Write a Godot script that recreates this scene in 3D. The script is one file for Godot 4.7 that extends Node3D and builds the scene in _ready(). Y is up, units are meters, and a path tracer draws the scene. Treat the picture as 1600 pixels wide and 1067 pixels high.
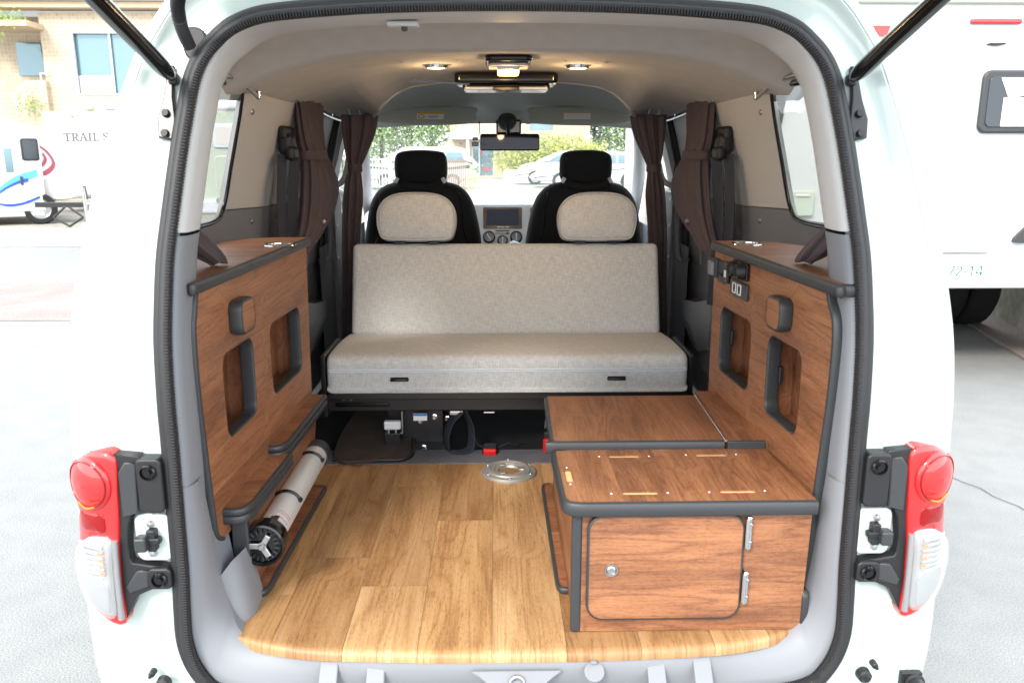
extends Node3D
# Rear view into a small camper van: origin on the ground under the tailgate opening, x right, y up, -z towards the front of the van.

class MB:
	var v := PackedVector3Array()
	var n := PackedVector3Array()
	var uv := PackedVector2Array()
	var col := PackedColorArray()
	var ix := PackedInt32Array()
	var tint := Color(1, 1, 1)
	func vert(p: Vector3, nn: Vector3, t := Vector2.ZERO) -> int:
		v.append(p); n.append(nn); uv.append(t); col.append(tint)
		return v.size() - 1
	func face(a: int, b: int, c: int):
		var g := (v[b] - v[a]).cross(v[c] - v[a])
		if g.length_squared() < 1e-16: return
		if g.dot(n[a] + n[b] + n[c]) > 0.0: ix.append_array([a, c, b])
		else: ix.append_array([a, b, c])
	func tri(a: Vector3, b: Vector3, c: Vector3, out := Vector3.ZERO):
		var g := (b - a).cross(c - a).normalized()
		if out != Vector3.ZERO and g.dot(out) < 0: g = -g
		var k := vert(a, g); vert(b, g); vert(c, g)
		face(k, k + 1, k + 2)
	func quad(a: Vector3, b: Vector3, c: Vector3, d: Vector3, out := Vector3.ZERO):
		tri(a, b, c, out); tri(a, c, d, out)
	func grid(rows: Array, closed := false, shut := false, out := Vector3.ZERO):
		# rows of equal length; closed: each row is a loop; shut: last row joins the first
		var R := rows.size()
		var C: int = rows[0].size()
		var base := v.size()
		for i in R:
			for j in C:
				var a: Vector3 = rows[(i - 1 + R) % R if shut else maxi(i - 1, 0)][j]
				var b: Vector3 = rows[(i + 1) % R if shut else mini(i + 1, R - 1)][j]
				var c: Vector3 = rows[i][(j - 1 + C) % C if closed else maxi(j - 1, 0)]
				var d: Vector3 = rows[i][(j + 1) % C if closed else mini(j + 1, C - 1)]
				var g := (b - a).cross(d - c)
				if g.length_squared() < 1e-20: g = Vector3.UP
				if out != Vector3.ZERO and g.dot(out) < 0: g = -g
				vert(rows[i][j], g.normalized())
		for i in (R if shut else R - 1):
			for j in (C if closed else C - 1):
				var i2 := (i + 1) % R
				var j2 := (j + 1) % C
				face(base + i * C + j, base + i * C + j2, base + i2 * C + j2)
				face(base + i * C + j, base + i2 * C + j2, base + i2 * C + j)
	func fan(loop: PackedVector3Array, out: Vector3):
		var c := Vector3.ZERO
		for p in loop: c += p
		c /= loop.size()
		for i in loop.size(): tri(c, loop[i], loop[(i + 1) % loop.size()], out)
	func tube(path: PackedVector3Array, r, sides := 10, caps := true):
		var rows := []
		var t0 := (path[1] - path[0]).normalized()
		var up := Vector3.UP if absf(t0.y) < 0.9 else Vector3.RIGHT
		var side := t0.cross(up).normalized()
		for i in path.size():
			var t := (path[mini(i + 1, path.size() - 1)] - path[maxi(i - 1, 0)]).normalized()
			side = (side - t * side.dot(t)).normalized()
			var w := t.cross(side)
			var rr: float = r[i] if r is Array or r is PackedFloat32Array else r
			var row := PackedVector3Array()
			for k in sides:
				var a := TAU * k / sides
				row.append(path[i] + (side * cos(a) + w * sin(a)) * rr)
			rows.append(row)
		grid(rows, true)
		if caps:
			fan(rows[0], -t0); fan(rows[-1], (path[-1] - path[-2]).normalized())
	func lathe(prof: PackedVector2Array, xf: Transform3D, seg := 24):
		# prof: (radius, height) pairs, turned about local y; flat-shaded between profile points that are doubled
		for i in prof.size() - 1:
			var d := (prof[i + 1] - prof[i])
			if d.length() < 1e-6: continue
			var nn := Vector2(d.y, -d.x).normalized()
			var b := v.size()
			for k in seg + 1:
				var a := TAU * k / seg
				var e := Vector3(cos(a), 0, sin(a))
				var nv := xf.basis * (e * nn.x + Vector3.UP * nn.y)
				vert(xf * (e * prof[i].x + Vector3.UP * prof[i].y), nv.normalized())
				vert(xf * (e * prof[i + 1].x + Vector3.UP * prof[i + 1].y), nv.normalized())
			for k in seg:
				face(b + 2 * k, b + 2 * k + 1, b + 2 * k + 3); face(b + 2 * k, b + 2 * k + 3, b + 2 * k + 2)
	func rbox(c: Vector3, s: Vector3, r := 0.004, xf := Transform3D(), seg := 2):
		var h := s * 0.5
		r = minf(r, minf(h.x, minf(h.y, h.z)) * 0.999)
		var axes := []
		for a in 3:
			var l := PackedFloat32Array()
			for k in seg + 1: l.append(-h[a] + r * (1.0 - tan(PI / 4 * (1.0 - float(k) / seg))))
			for k in seg + 1: l.append(h[a] - r * (1.0 - tan(PI / 4 * float(k) / seg)))
			axes.append(l)
		for f in 6:
			var a := f % 3
			var u := (a + 1) % 3
			var w := (a + 2) % 3
			var sg := 1.0 if f < 3 else -1.0
			var b := v.size()
			var N: int = axes[u].size()
			for i in N:
				for j in N:
					var p := Vector3.ZERO
					p[a] = h[a] * sg; p[u] = axes[u][i]; p[w] = axes[w][j]
					var q := Vector3(clampf(p.x, -h.x + r, h.x - r), clampf(p.y, -h.y + r, h.y - r), clampf(p.z, -h.z + r, h.z - r))
					var d := (p - q).normalized()
					vert(xf * (c + q + d * r), (xf.basis * d).normalized())
			for i in N - 1:
				for j in N - 1:
					face(b + i * N + j, b + (i + 1) * N + j, b + (i + 1) * N + j + 1)
					face(b + i * N + j, b + (i + 1) * N + j + 1, b + i * N + j + 1)
	func sheet(poly: PackedVector2Array, holes: Array, map: Callable, step := 100.0):
		# a flat outline with holes, cut to strips and laid on a surface
		var lo := Vector2(1e9, 1e9)
		var hi := -lo
		for p in poly: lo = lo.min(p); hi = hi.max(p)
		var cx := [lo.x - 1.0, hi.x + 1.0]
		for h in holes:
			var m := 0.0
			for p in h: m += p.x
			cx.append(m / h.size())
		cx.sort()
		var ny := maxi(1, ceili((hi.y - lo.y) / step))
		for iy in ny:
			var y0 := lerpf(lo.y, hi.y, float(iy) / ny) - (1.0 if iy == 0 else 0.0)
			var y1 := lerpf(lo.y, hi.y, float(iy + 1) / ny) + (1.0 if iy == ny - 1 else 0.0)
			for k in cx.size() - 1:
				var r := PackedVector2Array([Vector2(cx[k], y0), Vector2(cx[k + 1], y0), Vector2(cx[k + 1], y1), Vector2(cx[k], y1)])
				var ps := Geometry2D.intersect_polygons(poly, r)
				for h in holes:
					var q: Array[PackedVector2Array] = []
					for p in ps: q.append_array(Geometry2D.clip_polygons(p, h))
					ps = q
				for p in ps:
					var t := Geometry2D.triangulate_polygon(p)
					var b := v.size()
					for c in p:
						var e := 0.002
						var o: Vector3 = map.call(c)
						var g := (map.call(c + Vector2(e, 0)) as Vector3 - o).cross(map.call(c + Vector2(0, e)) as Vector3 - o)
						vert(o, g.normalized(), c)
					for i in range(0, t.size(), 3): face(b + t[i], b + t[i + 1], b + t[i + 2])
	func wall(poly: PackedVector2Array, d0: float, d1: float, xf: Transform3D, inward := false):
		var m := poly.size()
		var cw := Geometry2D.is_polygon_clockwise(poly)
		for i in m:
			var a := poly[i]
			var b := poly[(i + 1) % m]
			var e := (b - a)
			if e.length() < 1e-6: continue
			var nn := Vector2(e.y, -e.x).normalized() * (-1.0 if cw else 1.0) * (-1.0 if inward else 1.0)
			var pa := (a - poly[(i - 1 + m) % m]); var pb := (poly[(i + 2) % m] - b)
			var na := nn; var nb := nn
			var n0 := Vector2(pa.y, -pa.x).normalized() * (-1.0 if cw else 1.0) * (-1.0 if inward else 1.0)
			var n1 := Vector2(pb.y, -pb.x).normalized() * (-1.0 if cw else 1.0) * (-1.0 if inward else 1.0)
			if n0.dot(nn) > 0.8: na = (n0 + nn).normalized()
			if n1.dot(nn) > 0.8: nb = (n1 + nn).normalized()
			var va := (xf.basis * Vector3(na.x, na.y, 0)).normalized()
			var vb := (xf.basis * Vector3(nb.x, nb.y, 0)).normalized()
			var k := vert(xf * Vector3(a.x, a.y, d0), va); vert(xf * Vector3(b.x, b.y, d0), vb)
			vert(xf * Vector3(b.x, b.y, d1), vb); vert(xf * Vector3(a.x, a.y, d1), va)
			face(k, k + 1, k + 2); face(k, k + 2, k + 3)
	func prism(poly: PackedVector2Array, d0: float, d1: float, xf := Transform3D(), holes := []):
		sheet(poly, holes, func(p: Vector2): return xf * Vector3(p.x, p.y, d1))
		var k := v.size()
		sheet(poly, holes, func(p: Vector2): return xf * Vector3(p.x, p.y, d0))
		for i in range(k, v.size()): n[i] = -n[i]
		for i in range(0, ix.size(), 3):
			if ix[i] >= k:
				var t := ix[i]; ix[i] = ix[i + 1]; ix[i + 1] = t
		wall(poly, d0, d1, xf)
		for h in holes: wall(h, d0, d1, xf, true)
	func band(poly: PackedVector2Array, closed: bool, d0: float, d1: float, bulge: float, xf: Transform3D, flip := false):
		# a half-round edging along an outline, from depth d0 to d1
		var m := poly.size()
		var sg := (-1.0 if Geometry2D.is_polygon_clockwise(poly) else 1.0) * (-1.0 if flip else 1.0)
		var rows := []
		for i in m:
			var a := poly[(i - 1 + m) % m] if closed else poly[maxi(i - 1, 0)]
			var b := poly[(i + 1) % m] if closed else poly[mini(i + 1, m - 1)]
			var t := (b - a).normalized()
			var o := Vector2(t.y, -t.x) * sg
			var row := PackedVector3Array()
			for q in [[-0.02, -0.4], [0.0, 0.35], [0.12, 0.8], [0.5, 1.0], [0.88, 0.8], [1.0, 0.35], [1.02, -0.4]]:
				var p: Vector2 = poly[i] + o * bulge * q[1]
				row.append(xf * Vector3(p.x, p.y, lerpf(d0, d1, q[0])))
			rows.append(row)
		grid(rows, false, closed)
	func pillow(poly: PackedVector2Array, d0: float, d1: float, r: float, xf := Transform3D(), dome := 0.0, seg := 4):
		# an outline with depth whose front and back edges are rounded by r
		var m := poly.size()
		var sg := -1.0 if Geometry2D.is_polygon_clockwise(poly) else 1.0
		var nrm := PackedVector2Array()
		var cc := Vector2.ZERO
		for i in m:
			var t := (poly[(i + 1) % m] - poly[(i - 1 + m) % m]).normalized()
			nrm.append(Vector2(t.y, -t.x) * sg)
			cc += poly[i] / m
		var rows := []
		for s in 2:
			for k in seg + 1:
				var a := PI / 2 * k / seg
				if s == 1: a = PI / 2 - a
				var ins := r * (1.0 - (sin(a)))
				var z := d0 + r * (1.0 - cos(a)) if s == 0 else d1 - r * (1.0 - cos(a))
				var row := PackedVector3Array()
				for i in m:
					var p := poly[i] - nrm[i] * ins
					row.append(xf * Vector3(p.x, p.y, z))
				rows.append(row)
		grid(rows, true)
		for s in 2:
			var e: PackedVector3Array = rows[0] if s == 0 else rows[-1]
			var zz := d0 if s == 0 else d1
			var sgz := -1.0 if s == 0 else 1.0
			var oz: Vector3 = xf.basis.z.normalized() * sgz
			if dome == 0.0:
				var flat := PackedVector2Array()
				for i in m: flat.append(poly[i] - nrm[i] * r)
				var t := Geometry2D.triangulate_polygon(flat)
				var b := v.size()
				for p in flat: vert(xf * Vector3(p.x, p.y, zz), oz)
				for i in range(0, t.size(), 3): face(b + t[i], b + t[i + 1], b + t[i + 2])
				if not t.is_empty(): continue
			var rr := []
			for q in 5:
				var f := 1.0 - q / 4.0
				var row := PackedVector3Array()
				for i in m:
					var p := cc + (poly[i] - nrm[i] * r - cc) * maxf(f, .003)
					row.append(xf * Vector3(p.x, p.y, zz + sgz * dome * (1.0 - f * f)))
				rr.append(row)
			grid(rr, true, false, oz)
	func done() -> ArrayMesh:
		var a := []
		a.resize(Mesh.ARRAY_MAX)
		a[Mesh.ARRAY_VERTEX] = v; a[Mesh.ARRAY_NORMAL] = n; a[Mesh.ARRAY_TEX_UV] = uv; a[Mesh.ARRAY_COLOR] = col; a[Mesh.ARRAY_INDEX] = ix
		var m := ArrayMesh.new()
		m.add_surface_from_arrays(Mesh.PRIMITIVE_TRIANGLES, a)
		return m

var rng := RandomNumberGenerator.new()
var M := {}
var used := {}

func numbered(s: String) -> String:
	used[s] = used.get(s, 0) + 1
	return s if used[s] == 1 else "%s_%03d" % [s, used[s] - 1]
func thing(called: String, label: String, category: String, at := Vector3.ZERO, group := "") -> Node3D:
	var o := Node3D.new()
	o.name = numbered(called); add_child(o); o.position = at
	o.set_meta("label", label); o.set_meta("category", category)
	if group: o.set_meta("group", group)
	return o
func part(parent: Node3D, called: String, mb: MB, m, label := "") -> MeshInstance3D:
	return put(parent, called, mb.done(), m, label)
func put(parent: Node3D, called: String, mesh: Mesh, m, label := "") -> MeshInstance3D:
	var o := MeshInstance3D.new()
	o.mesh = mesh
	o.material_override = M[m] if m is String else m
	# parts are modelled in world coordinates, so a part cancels its thing's place
	if parent != self and parent.get_parent() == self and not (parent is MeshInstance3D): o.position = -parent.position
	var base := called
	var k := 1
	while parent.has_node(NodePath(called)):
		called = "%s_%03d" % [base, k]; k += 1
	o.name = called
	parent.add_child(o, true)
	if label: o.set_meta("label", label)
	return o
func single(called: String, label: String, category: String, mb: MB, m, group := "", kind := "") -> MeshInstance3D:
	var o := put(self, numbered(called), mb.done(), m)
	if label: o.set_meta("label", label)
	if category: o.set_meta("category", category)
	if group: o.set_meta("group", group)
	if kind: o.set_meta("kind", kind)
	return o
func box(c: Vector3, s: Vector3, r := 0.004, xf := Transform3D()) -> MB:
	var b := MB.new(); b.rbox(c, s, r, xf); return b
func tubed(path: Array, r, sides := 10) -> MB:
	var b := MB.new(); b.tube(PackedVector3Array(path), r, sides); return b
func rrect(x0: float, y0: float, x1: float, y1: float, r: float, seg := 6) -> PackedVector2Array:
	var p := PackedVector2Array()
	for c in [[x1 - r, y0 + r, -PI / 2], [x1 - r, y1 - r, 0.0], [x0 + r, y1 - r, PI / 2], [x0 + r, y0 + r, PI]]:
		for k in seg + 1:
			var a: float = c[2] + PI / 2 * k / seg
			p.append(Vector2(c[0] + cos(a) * r, c[1] + sin(a) * r))
	return p
func circle(c: Vector2, rx: float, ry := -1.0, seg := 28) -> PackedVector2Array:
	var p := PackedVector2Array()
	for k in seg: p.append(c + Vector2(cos(TAU * k / seg) * rx, sin(TAU * k / seg) * (rx if ry < 0 else ry)))
	return p
func smooth3(pts: Array, per := 6, closed := false) -> PackedVector3Array:
	var o := PackedVector3Array()
	var m := pts.size()
	for i in (m if closed else m - 1):
		var a: Vector3 = pts[(i - 1 + m) % m] if closed else pts[maxi(i - 1, 0)]
		var b: Vector3 = pts[i]
		var c: Vector3 = pts[(i + 1) % m]
		var d: Vector3 = pts[(i + 2) % m] if closed else pts[mini(i + 2, m - 1)]
		for k in per: o.append(b.cubic_interpolate(c, a, d, float(k) / per))
	if not closed: o.append(pts[-1])
	return o
func smooth2(pts: Array, per := 6, closed := false) -> PackedVector2Array:
	var q := []
	for p in pts: q.append(Vector3(p[0], p[1], 0))
	var o := PackedVector2Array()
	for p in smooth3(q, per, closed): o.append(Vector2(p.x, p.y))
	return o
func poly2(pts: Array) -> PackedVector2Array:
	var o := PackedVector2Array()
	for p in pts: o.append(Vector2(p[0], p[1]))
	return o
func frame(o: Vector3, x: Vector3, y: Vector3) -> Transform3D:
	return Transform3D(Basis(x, y, x.cross(y)), o)
func writing(parent: Node3D, called: String, s: String, size: float, at: Transform3D, m, font := "Droid Sans", bold := false, depth := 0.002):
	var f := SystemFont.new()
	f.font_names = PackedStringArray([font])
	if bold: f.font_weight = 700
	var t := TextMesh.new()
	t.text = s; t.font = f; t.font_size = 64; t.pixel_size = size / 64.0; t.depth = depth
	var o := put(parent, called, t, m)
	o.transform = Transform3D(at.basis, at.origin + o.position)
	return o

# ---------------------------------------------------------------- materials
func mat(called: String, c: Color, rough := 0.6, metal := 0.0) -> StandardMaterial3D:
	var m := StandardMaterial3D.new()
	m.albedo_color = c; m.roughness = rough; m.metallic = metal
	m.cull_mode = BaseMaterial3D.CULL_DISABLED
	M[called] = m
	return m
func grain(m: StandardMaterial3D, tex: Texture2D, norm: Texture2D, scale: float, strength := 1.0):
	m.uv1_triplanar = true; m.uv1_scale = Vector3.ONE * scale
	m.uv1_triplanar_sharpness = 6.0
	if tex: m.albedo_texture = tex
	if norm: m.normal_enabled = true; m.normal_texture = norm; m.normal_scale = strength
func noise_img(w: int, h: int, freq: float, sd: int, oct := 4) -> Image:
	var f := FastNoiseLite.new()
	f.seed = sd; f.frequency = freq; f.fractal_octaves = oct; f.noise_type = FastNoiseLite.TYPE_SIMPLEX_SMOOTH
	return f.get_seamless_image(w, h)
func stretched(w: int, h: int, sx: int, freq: float, sd: int, oct := 4) -> PackedByteArray:
	var i := noise_img(w / sx, h, freq, sd, oct)
	i.resize(w, h, Image.INTERPOLATE_CUBIC)
	i.convert(Image.FORMAT_L8)
	return i.get_data()
func wood(n: int, sd: int, dark: Color, mid: Color, light: Color, rings: float, blotch: float, boards: int, along_v := false) -> ImageTexture:
	# grain runs along u; boards: bands of slightly different tone, as printed on a laminate
	var a := stretched(n, n, 10, 0.006, sd, 3)
	var b := stretched(n, n, 32, 0.13, sd + 1, 4)
	var c := stretched(n, n, 6, 0.010, sd + 2, 4)
	var d := stretched(n, n, 16, 0.45, sd + 3, 2)
	var d2 := stretched(n, n, 8, 0.6, sd + 5, 1)
	var r := RandomNumberGenerator.new()
	r.seed = sd
	var tone := PackedFloat32Array()
	var shift := PackedInt32Array()
	for k in maxi(boards, 1):
		tone.append(r.randf_range(-.13, .13) if boards > 0 else 0.0)
		shift.append(r.randi_range(0, n - 1) if boards > 0 else 0)
	var out := PackedByteArray()
	out.resize(n * n * 3)
	for y in n:
		var k := y * maxi(boards, 1) / n
		var joint := boards > 0 and (y * boards) % n < boards
		for x in n:
			var xs := (x + shift[k]) % n
			var i := y * n + xs
			var g := fposmod(a[i] / 255.0 * rings, 1.0)
			g = absf(g * 2.0 - 1.0)
			g = g * g * g
			var cc := c[i] / 255.0
			var t := 0.58 + tone[k] + 0.34 * (b[i] / 255.0 - 0.5) + blotch * (cc - 0.5) - 0.30 * g * (0.35 + cc)
			var p := d[i] / 255.0
			if p < 0.40: t -= (0.40 - p) * 1.5
			p = d2[i] / 255.0
			if p < 0.36: t -= (0.36 - p) * 1.3
			if joint: t -= 0.12
			t = clampf(t, 0.0, 1.0)
			var q := dark.lerp(mid, t * 2.0) if t < 0.5 else mid.lerp(light, t * 2.0 - 1.0)
			var o := (x * n + y) * 3 if along_v else (y * n + x) * 3
			out[o] = int(q.r * 255.0); out[o + 1] = int(q.g * 255.0); out[o + 2] = int(q.b * 255.0)
	var im := Image.create_from_data(n, n, false, Image.FORMAT_RGB8, out)
	return ImageTexture.create_from_image(im)
func weave(n: int, sd: int, c0: Color, c1: Color, period: int) -> Array:
	var a := stretched(n, n, 16, 0.22, sd, 2)
	var bt := stretched(n, n, 16, 0.22, sd + 1, 2)
	var c := stretched(n, n, 1, 0.02, sd + 2, 3)
	var out := PackedByteArray()
	var hgt := PackedByteArray()
	out.resize(n * n * 3); hgt.resize(n * n)
	for y in n:
		for x in n:
			var hu := absf(sin(PI * x / period)); var hv := absf(sin(PI * y / period))
			var over := ((x / period) + (y / period)) % 2 == 0
			var i := y * n + x
			var th: float = (a[i] + bt[x * n + y]) / 510.0
			var hh := (hv * 0.8 + 0.2 * hu) if over else (hu * 0.8 + 0.2 * hv)
			var t := clampf(0.5 + (th - 0.5) * 1.15 + (c[i] / 255.0 - 0.5) * 0.05 + (hh - 0.6) * 0.35, 0.0, 1.0)
			var q := c0.lerp(c1, t)
			out[i * 3] = int(q.r * 255); out[i * 3 + 1] = int(q.g * 255); out[i * 3 + 2] = int(q.b * 255)
			hgt[i] = int(clampf(hh * 0.6 + th * 0.4, 0, 1) * 255)
	var im := Image.create_from_data(n, n, false, Image.FORMAT_RGB8, out)
	var hm := Image.create_from_data(n, n, false, Image.FORMAT_L8, hgt)
	hm.convert(Image.FORMAT_RGBA8)
	hm.bump_map_to_normal_map(3.0)
	return [ImageTexture.create_from_image(im), ImageTexture.create_from_image(hm)]
func speckle(n: int, sd: int, freq: float, c0: Color, c1: Color, spread: float, big: float) -> ImageTexture:
	var a := stretched(n, n, 1, freq, sd, 2)
	var b := stretched(n, n, 1, 0.006, sd + 1, 4)
	var out := PackedByteArray()
	out.resize(n * n * 3)
	var r := RandomNumberGenerator.new()
	r.seed = sd
	for i in n * n:
		var t := clampf(0.5 + (a[i] / 255.0 - 0.5) * spread + (b[i] / 255.0 - 0.5) * big + (r.randf() - 0.5) * 0.18, 0.0, 1.0)
		var q := c0.lerp(c1, t)
		out[i * 3] = int(q.r * 255); out[i * 3 + 1] = int(q.g * 255); out[i * 3 + 2] = int(q.b * 255)
	return ImageTexture.create_from_image(Image.create_from_data(n, n, false, Image.FORMAT_RGB8, out))
func bump(n: int, sd: int, freq: float, amount: float, oct := 3) -> ImageTexture:
	var i := noise_img(n, n, freq, sd, oct)
	i.convert(Image.FORMAT_RGBA8)
	i.bump_map_to_normal_map(amount)
	return ImageTexture.create_from_image(i)

func materials():
	var fine := bump(256, 5, 0.35, 1.5)
	var soft := bump(256, 9, 0.12, 2.0)
	# white car paint, slightly green as the photo's
	var p := mat("paint", Color(0.70, 0.75, 0.733), 0.2)
	p.clearcoat_enabled = true; p.clearcoat = 0.8; p.clearcoat_roughness = 0.05
	p = mat("white_paint", Color(0.75, 0.76, 0.75), 0.35)
	p.clearcoat_enabled = true; p.clearcoat = 0.4; p.clearcoat_roughness = 0.1
	mat("cream_paint", Color(0.70, 0.745, 0.68), 0.4)
	grain(mat("rubber", Color(0.13, 0.13, 0.14), 0.55), null, fine, 9.0, 0.4)
	grain(mat("liner", Color(0.81, 0.80, 0.785), 0.95), speckle(256, 21, 0.3, Color(0.82, 0.82, 0.82), Color(1, 1, 1), 1.2, 0.2), fine, 7.0, 0.5)
	grain(mat("cab_liner", Color(0.67, 0.685, 0.665), 0.95), null, fine, 7.0, 0.4)
	grain(mat("light_trim", Color(0.74, 0.74, 0.735), 0.6), null, fine, 12.0, 0.35)
	grain(mat("grey_trim", Color(0.475, 0.485, 0.505), 0.55), null, fine, 12.0, 0.4)
	grain(mat("dark_trim", Color(0.445, 0.455, 0.475), 0.6), null, fine, 12.0, 0.4)
	grain(mat("black_plastic", Color(0.10, 0.10, 0.11), 0.45), null, fine, 14.0, 0.5)
	grain(mat("edging", Color(0.19, 0.20, 0.21), 0.42), null, fine, 14.0, 0.3)
	mat("gloss_black", Color(0.06, 0.06, 0.065), 0.15)
	mat("black_steel", Color(0.11, 0.11, 0.12), 0.35)
	mat("chrome", Color(0.85, 0.86, 0.87), 0.12, 1.0)
	mat("satin_steel", Color(0.66, 0.66, 0.65), 0.5, 0.65)
	mat("steel", Color(0.74, 0.74, 0.74), 0.3, 1.0)
	mat("alu", Color(0.86, 0.86, 0.855), 0.4, 0.35)
	mat("white_plastic", Color(0.86, 0.87, 0.87), 0.4)
	mat("silver_trim", Color(0.80, 0.82, 0.84), 0.4, 0.15)
	mat("red_plastic", Color(0.80, 0.06, 0.05), 0.35)
	mat("mirror", Color(0.14, 0.14, 0.15), 0.03, 1.0)
	mat("screen", Color(0.15, 0.19, 0.25), 0.5)
	mat("pale_slot", Color(0.86, 0.72, 0.50), 0.6)
	mat("screw_cap", Color(0.52, 0.28, 0.20), 0.5)
	mat("pale_label", Color(0.88, 0.88, 0.88), 0.5)
	mat("yellow_label", Color(0.85, 0.66, 0.15), 0.5)
	mat("blue_label", Color(0.15, 0.45, 0.75), 0.5)
	mat("red_label", Color(0.75, 0.15, 0.15), 0.5)
	# laminates
	var dk := Color(0.38, 0.235, 0.155)
	var md := Color(0.55, 0.365, 0.245)
	var lt := Color(0.655, 0.46, 0.32)
	p = mat("wood_long", Color(1, 1, 1), 0.48)
	grain(p, wood(1024, 31, dk, md, lt, 6.0, 0.55, 7), null, 1.25)
	p = mat("wood_cross", Color(1, 1, 1), 0.48)
	grain(p, wood(1024, 47, dk, md, lt, 6.0, 0.55, 7, true), null, 1.4)
	p = mat("wood_upright", Color(0.93, 0.9, 0.9), 0.48)
	grain(p, wood(512, 53, dk, md, lt, 6.0, 0.7, 3, true), null, 2.0)
	var fl := wood(1024, 71, Color(0.52, 0.375, 0.235), Color(0.67, 0.525, 0.36), Color(0.745, 0.615, 0.455), 7.0, 0.8, 0)
	var fb := bump(512, 77, 0.2, 1.0)
	for k in 6:
		p = mat("plank_%d" % k, [Color(1, 1, 1), Color(0.90, 0.875, 0.85), Color(1.0, 0.985, 0.96), Color(0.86, 0.825, 0.79), Color(0.95, 0.935, 0.91), Color(0.93, 0.89, 0.84)][k], 0.5)
		p.albedo_texture = fl
		p.normal_enabled = true; p.normal_texture = fb; p.normal_scale = 0.25
	# cloth
	var w := weave(512, 91, Color(0.62, 0.62, 0.612), Color(0.885, 0.885, 0.875), 4)
	p = mat("bench_cloth", Color(0.97, 0.97, 0.97), 0.92)
	grain(p, w[0], w[1], 3.8, 0.5)
	p.rim_enabled = true; p.rim = 0.25
	p = mat("seat_cloth", Color(0.10, 0.11, 0.13), 0.85)
	grain(p, null, soft, 9.0, 0.5)
	p = mat("curtain_cloth", Color(0.285, 0.24, 0.25), 0.75)
	grain(p, null, fine, 10.0, 0.4)
	p.rim_enabled = true; p.rim = 0.3
	p = mat("belt_web", Color(0.17, 0.18, 0.22), 0.6)
	grain(p, null, fine, 20.0, 0.5)
	grain(mat("rug", Color(0.62, 0.62, 0.62), 1.0), speckle(256, 15, 0.3, Color(0.22, 0.17, 0.14), Color(0.66, 0.55, 0.47), 1.8, 0.3), bump(256, 16, 0.3, 8.0), 4.0, 1.0)
	grain(mat("carpet", Color(0.8, 0.8, 0.8), 1.0), speckle(256, 17, 0.35, Color(0.28, 0.29, 0.32), Color(0.72, 0.73, 0.77), 1.8, 0.2), bump(256, 18, 0.3, 8.0), 4.0, 1.0)
	grain(mat("dark_carpet", Color(0.07, 0.075, 0.085), 1.0), null, soft, 8.0, 1.0)
	# lenses
	p = mat("red_lens", Color(0.72, 0.035, 0.05), 0.07); p.clearcoat_enabled = true
	mat("amber_red", Color(0.85, 0.16, 0.08), 0.15)
	p = mat("deep_red", Color(0.50, 0.02, 0.03), 0.12)
	p = mat("clear_lens", Color(0.60, 0.60, 0.61), 0.2, 0.5); p.clearcoat_enabled = true
	p = mat("reflector", Color(0.72, 0.73, 0.74), 0.15, 0.85)
	p = mat("amber", Color(0.85, 0.42, 0.10), 0.2)
	p = mat("lens_glass", Color(0.95, 0.97, 0.97, 0.12), 0.03)
	p.transparency = BaseMaterial3D.TRANSPARENCY_ALPHA
	p = mat("windscreen", Color(0.88, 0.96, 0.93, 0.06), 0.02)
	p.transparency = BaseMaterial3D.TRANSPARENCY_ALPHA
	p = mat("tinted_glass", Color(0.40, 0.48, 0.43, 0.48), 0.02)
	p.transparency = BaseMaterial3D.TRANSPARENCY_ALPHA
	p = mat("house_glass", Color(0.42, 0.52, 0.55), 0.06)
	p.metallic = 0.35
	p = mat("dark_glass", Color(0.16, 0.19, 0.22), 0.05)
	p = mat("lamp_on", Color(1, 0.95, 0.85), 0.4)
	p.emission_enabled = true; p.emission = Color(1.0, 0.80, 0.50); p.emission_energy_multiplier = 2.2
	# outdoors
	p = mat("asphalt", Color(1, 1, 1), 0.95)
	grain(p, speckle(1024, 3, 0.22, Color(0.41, 0.41, 0.408), Color(0.555, 0.555, 0.55), 1.0, 0.22), bump(512, 4, 0.3, 3.0), 0.7, 0.35)
	p = mat("paving", Color(1, 1, 1), 0.95)
	grain(p, speckle(512, 8, 0.12, Color(0.44, 0.40, 0.385), Color(0.55, 0.51, 0.49), 1.0, 0.5), null, 0.5)
	p = mat("bright_concrete", Color(1, 1, 1), 0.9)
	grain(p, speckle(512, 12, 0.05, Color(0.50, 0.485, 0.45), Color(0.60, 0.585, 0.55), 1.0, 0.8), null, 0.2)
	p = mat("concrete_wall", Color(1, 1, 1), 0.9)
	grain(p, speckle(512, 13, 0.03, Color(0.56, 0.56, 0.50), Color(0.72, 0.71, 0.65), 0.8, 1.0), null, 0.5)
	mat("road_paint", Color(0.88, 0.88, 0.86), 0.8)
	p = mat("tile_wall", Color(1, 1, 1), 0.6)
	grain(p, tiles(256), null, 1.1)
	mat("tyre", Color(0.09, 0.09, 0.095), 0.85)
	p = mat("leaf", Color(1, 1, 1), 0.6)
	p.vertex_color_use_as_albedo = true
	p.backlight_enabled = true; p.backlight = Color(0.12, 0.16, 0.05)
	mat("bark", Color(0.28, 0.22, 0.17), 0.9)
	mat("tan_stucco", Color(0.74, 0.66, 0.56), 0.9)
	mat("brown_gate", Color(0.50, 0.43, 0.37), 0.7)
	mat("pink_stripe", Color(0.62, 0.28, 0.34), 0.5)
	mat("sky_stripe", Color(0.30, 0.62, 0.90), 0.5)
	mat("blue_stripe", Color(0.10, 0.26, 0.72), 0.5)
	mat("letter_grey", Color(0.36, 0.35, 0.35), 0.5)
	mat("plate_green", Color(0.02, 0.34, 0.27), 0.5)
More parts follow.
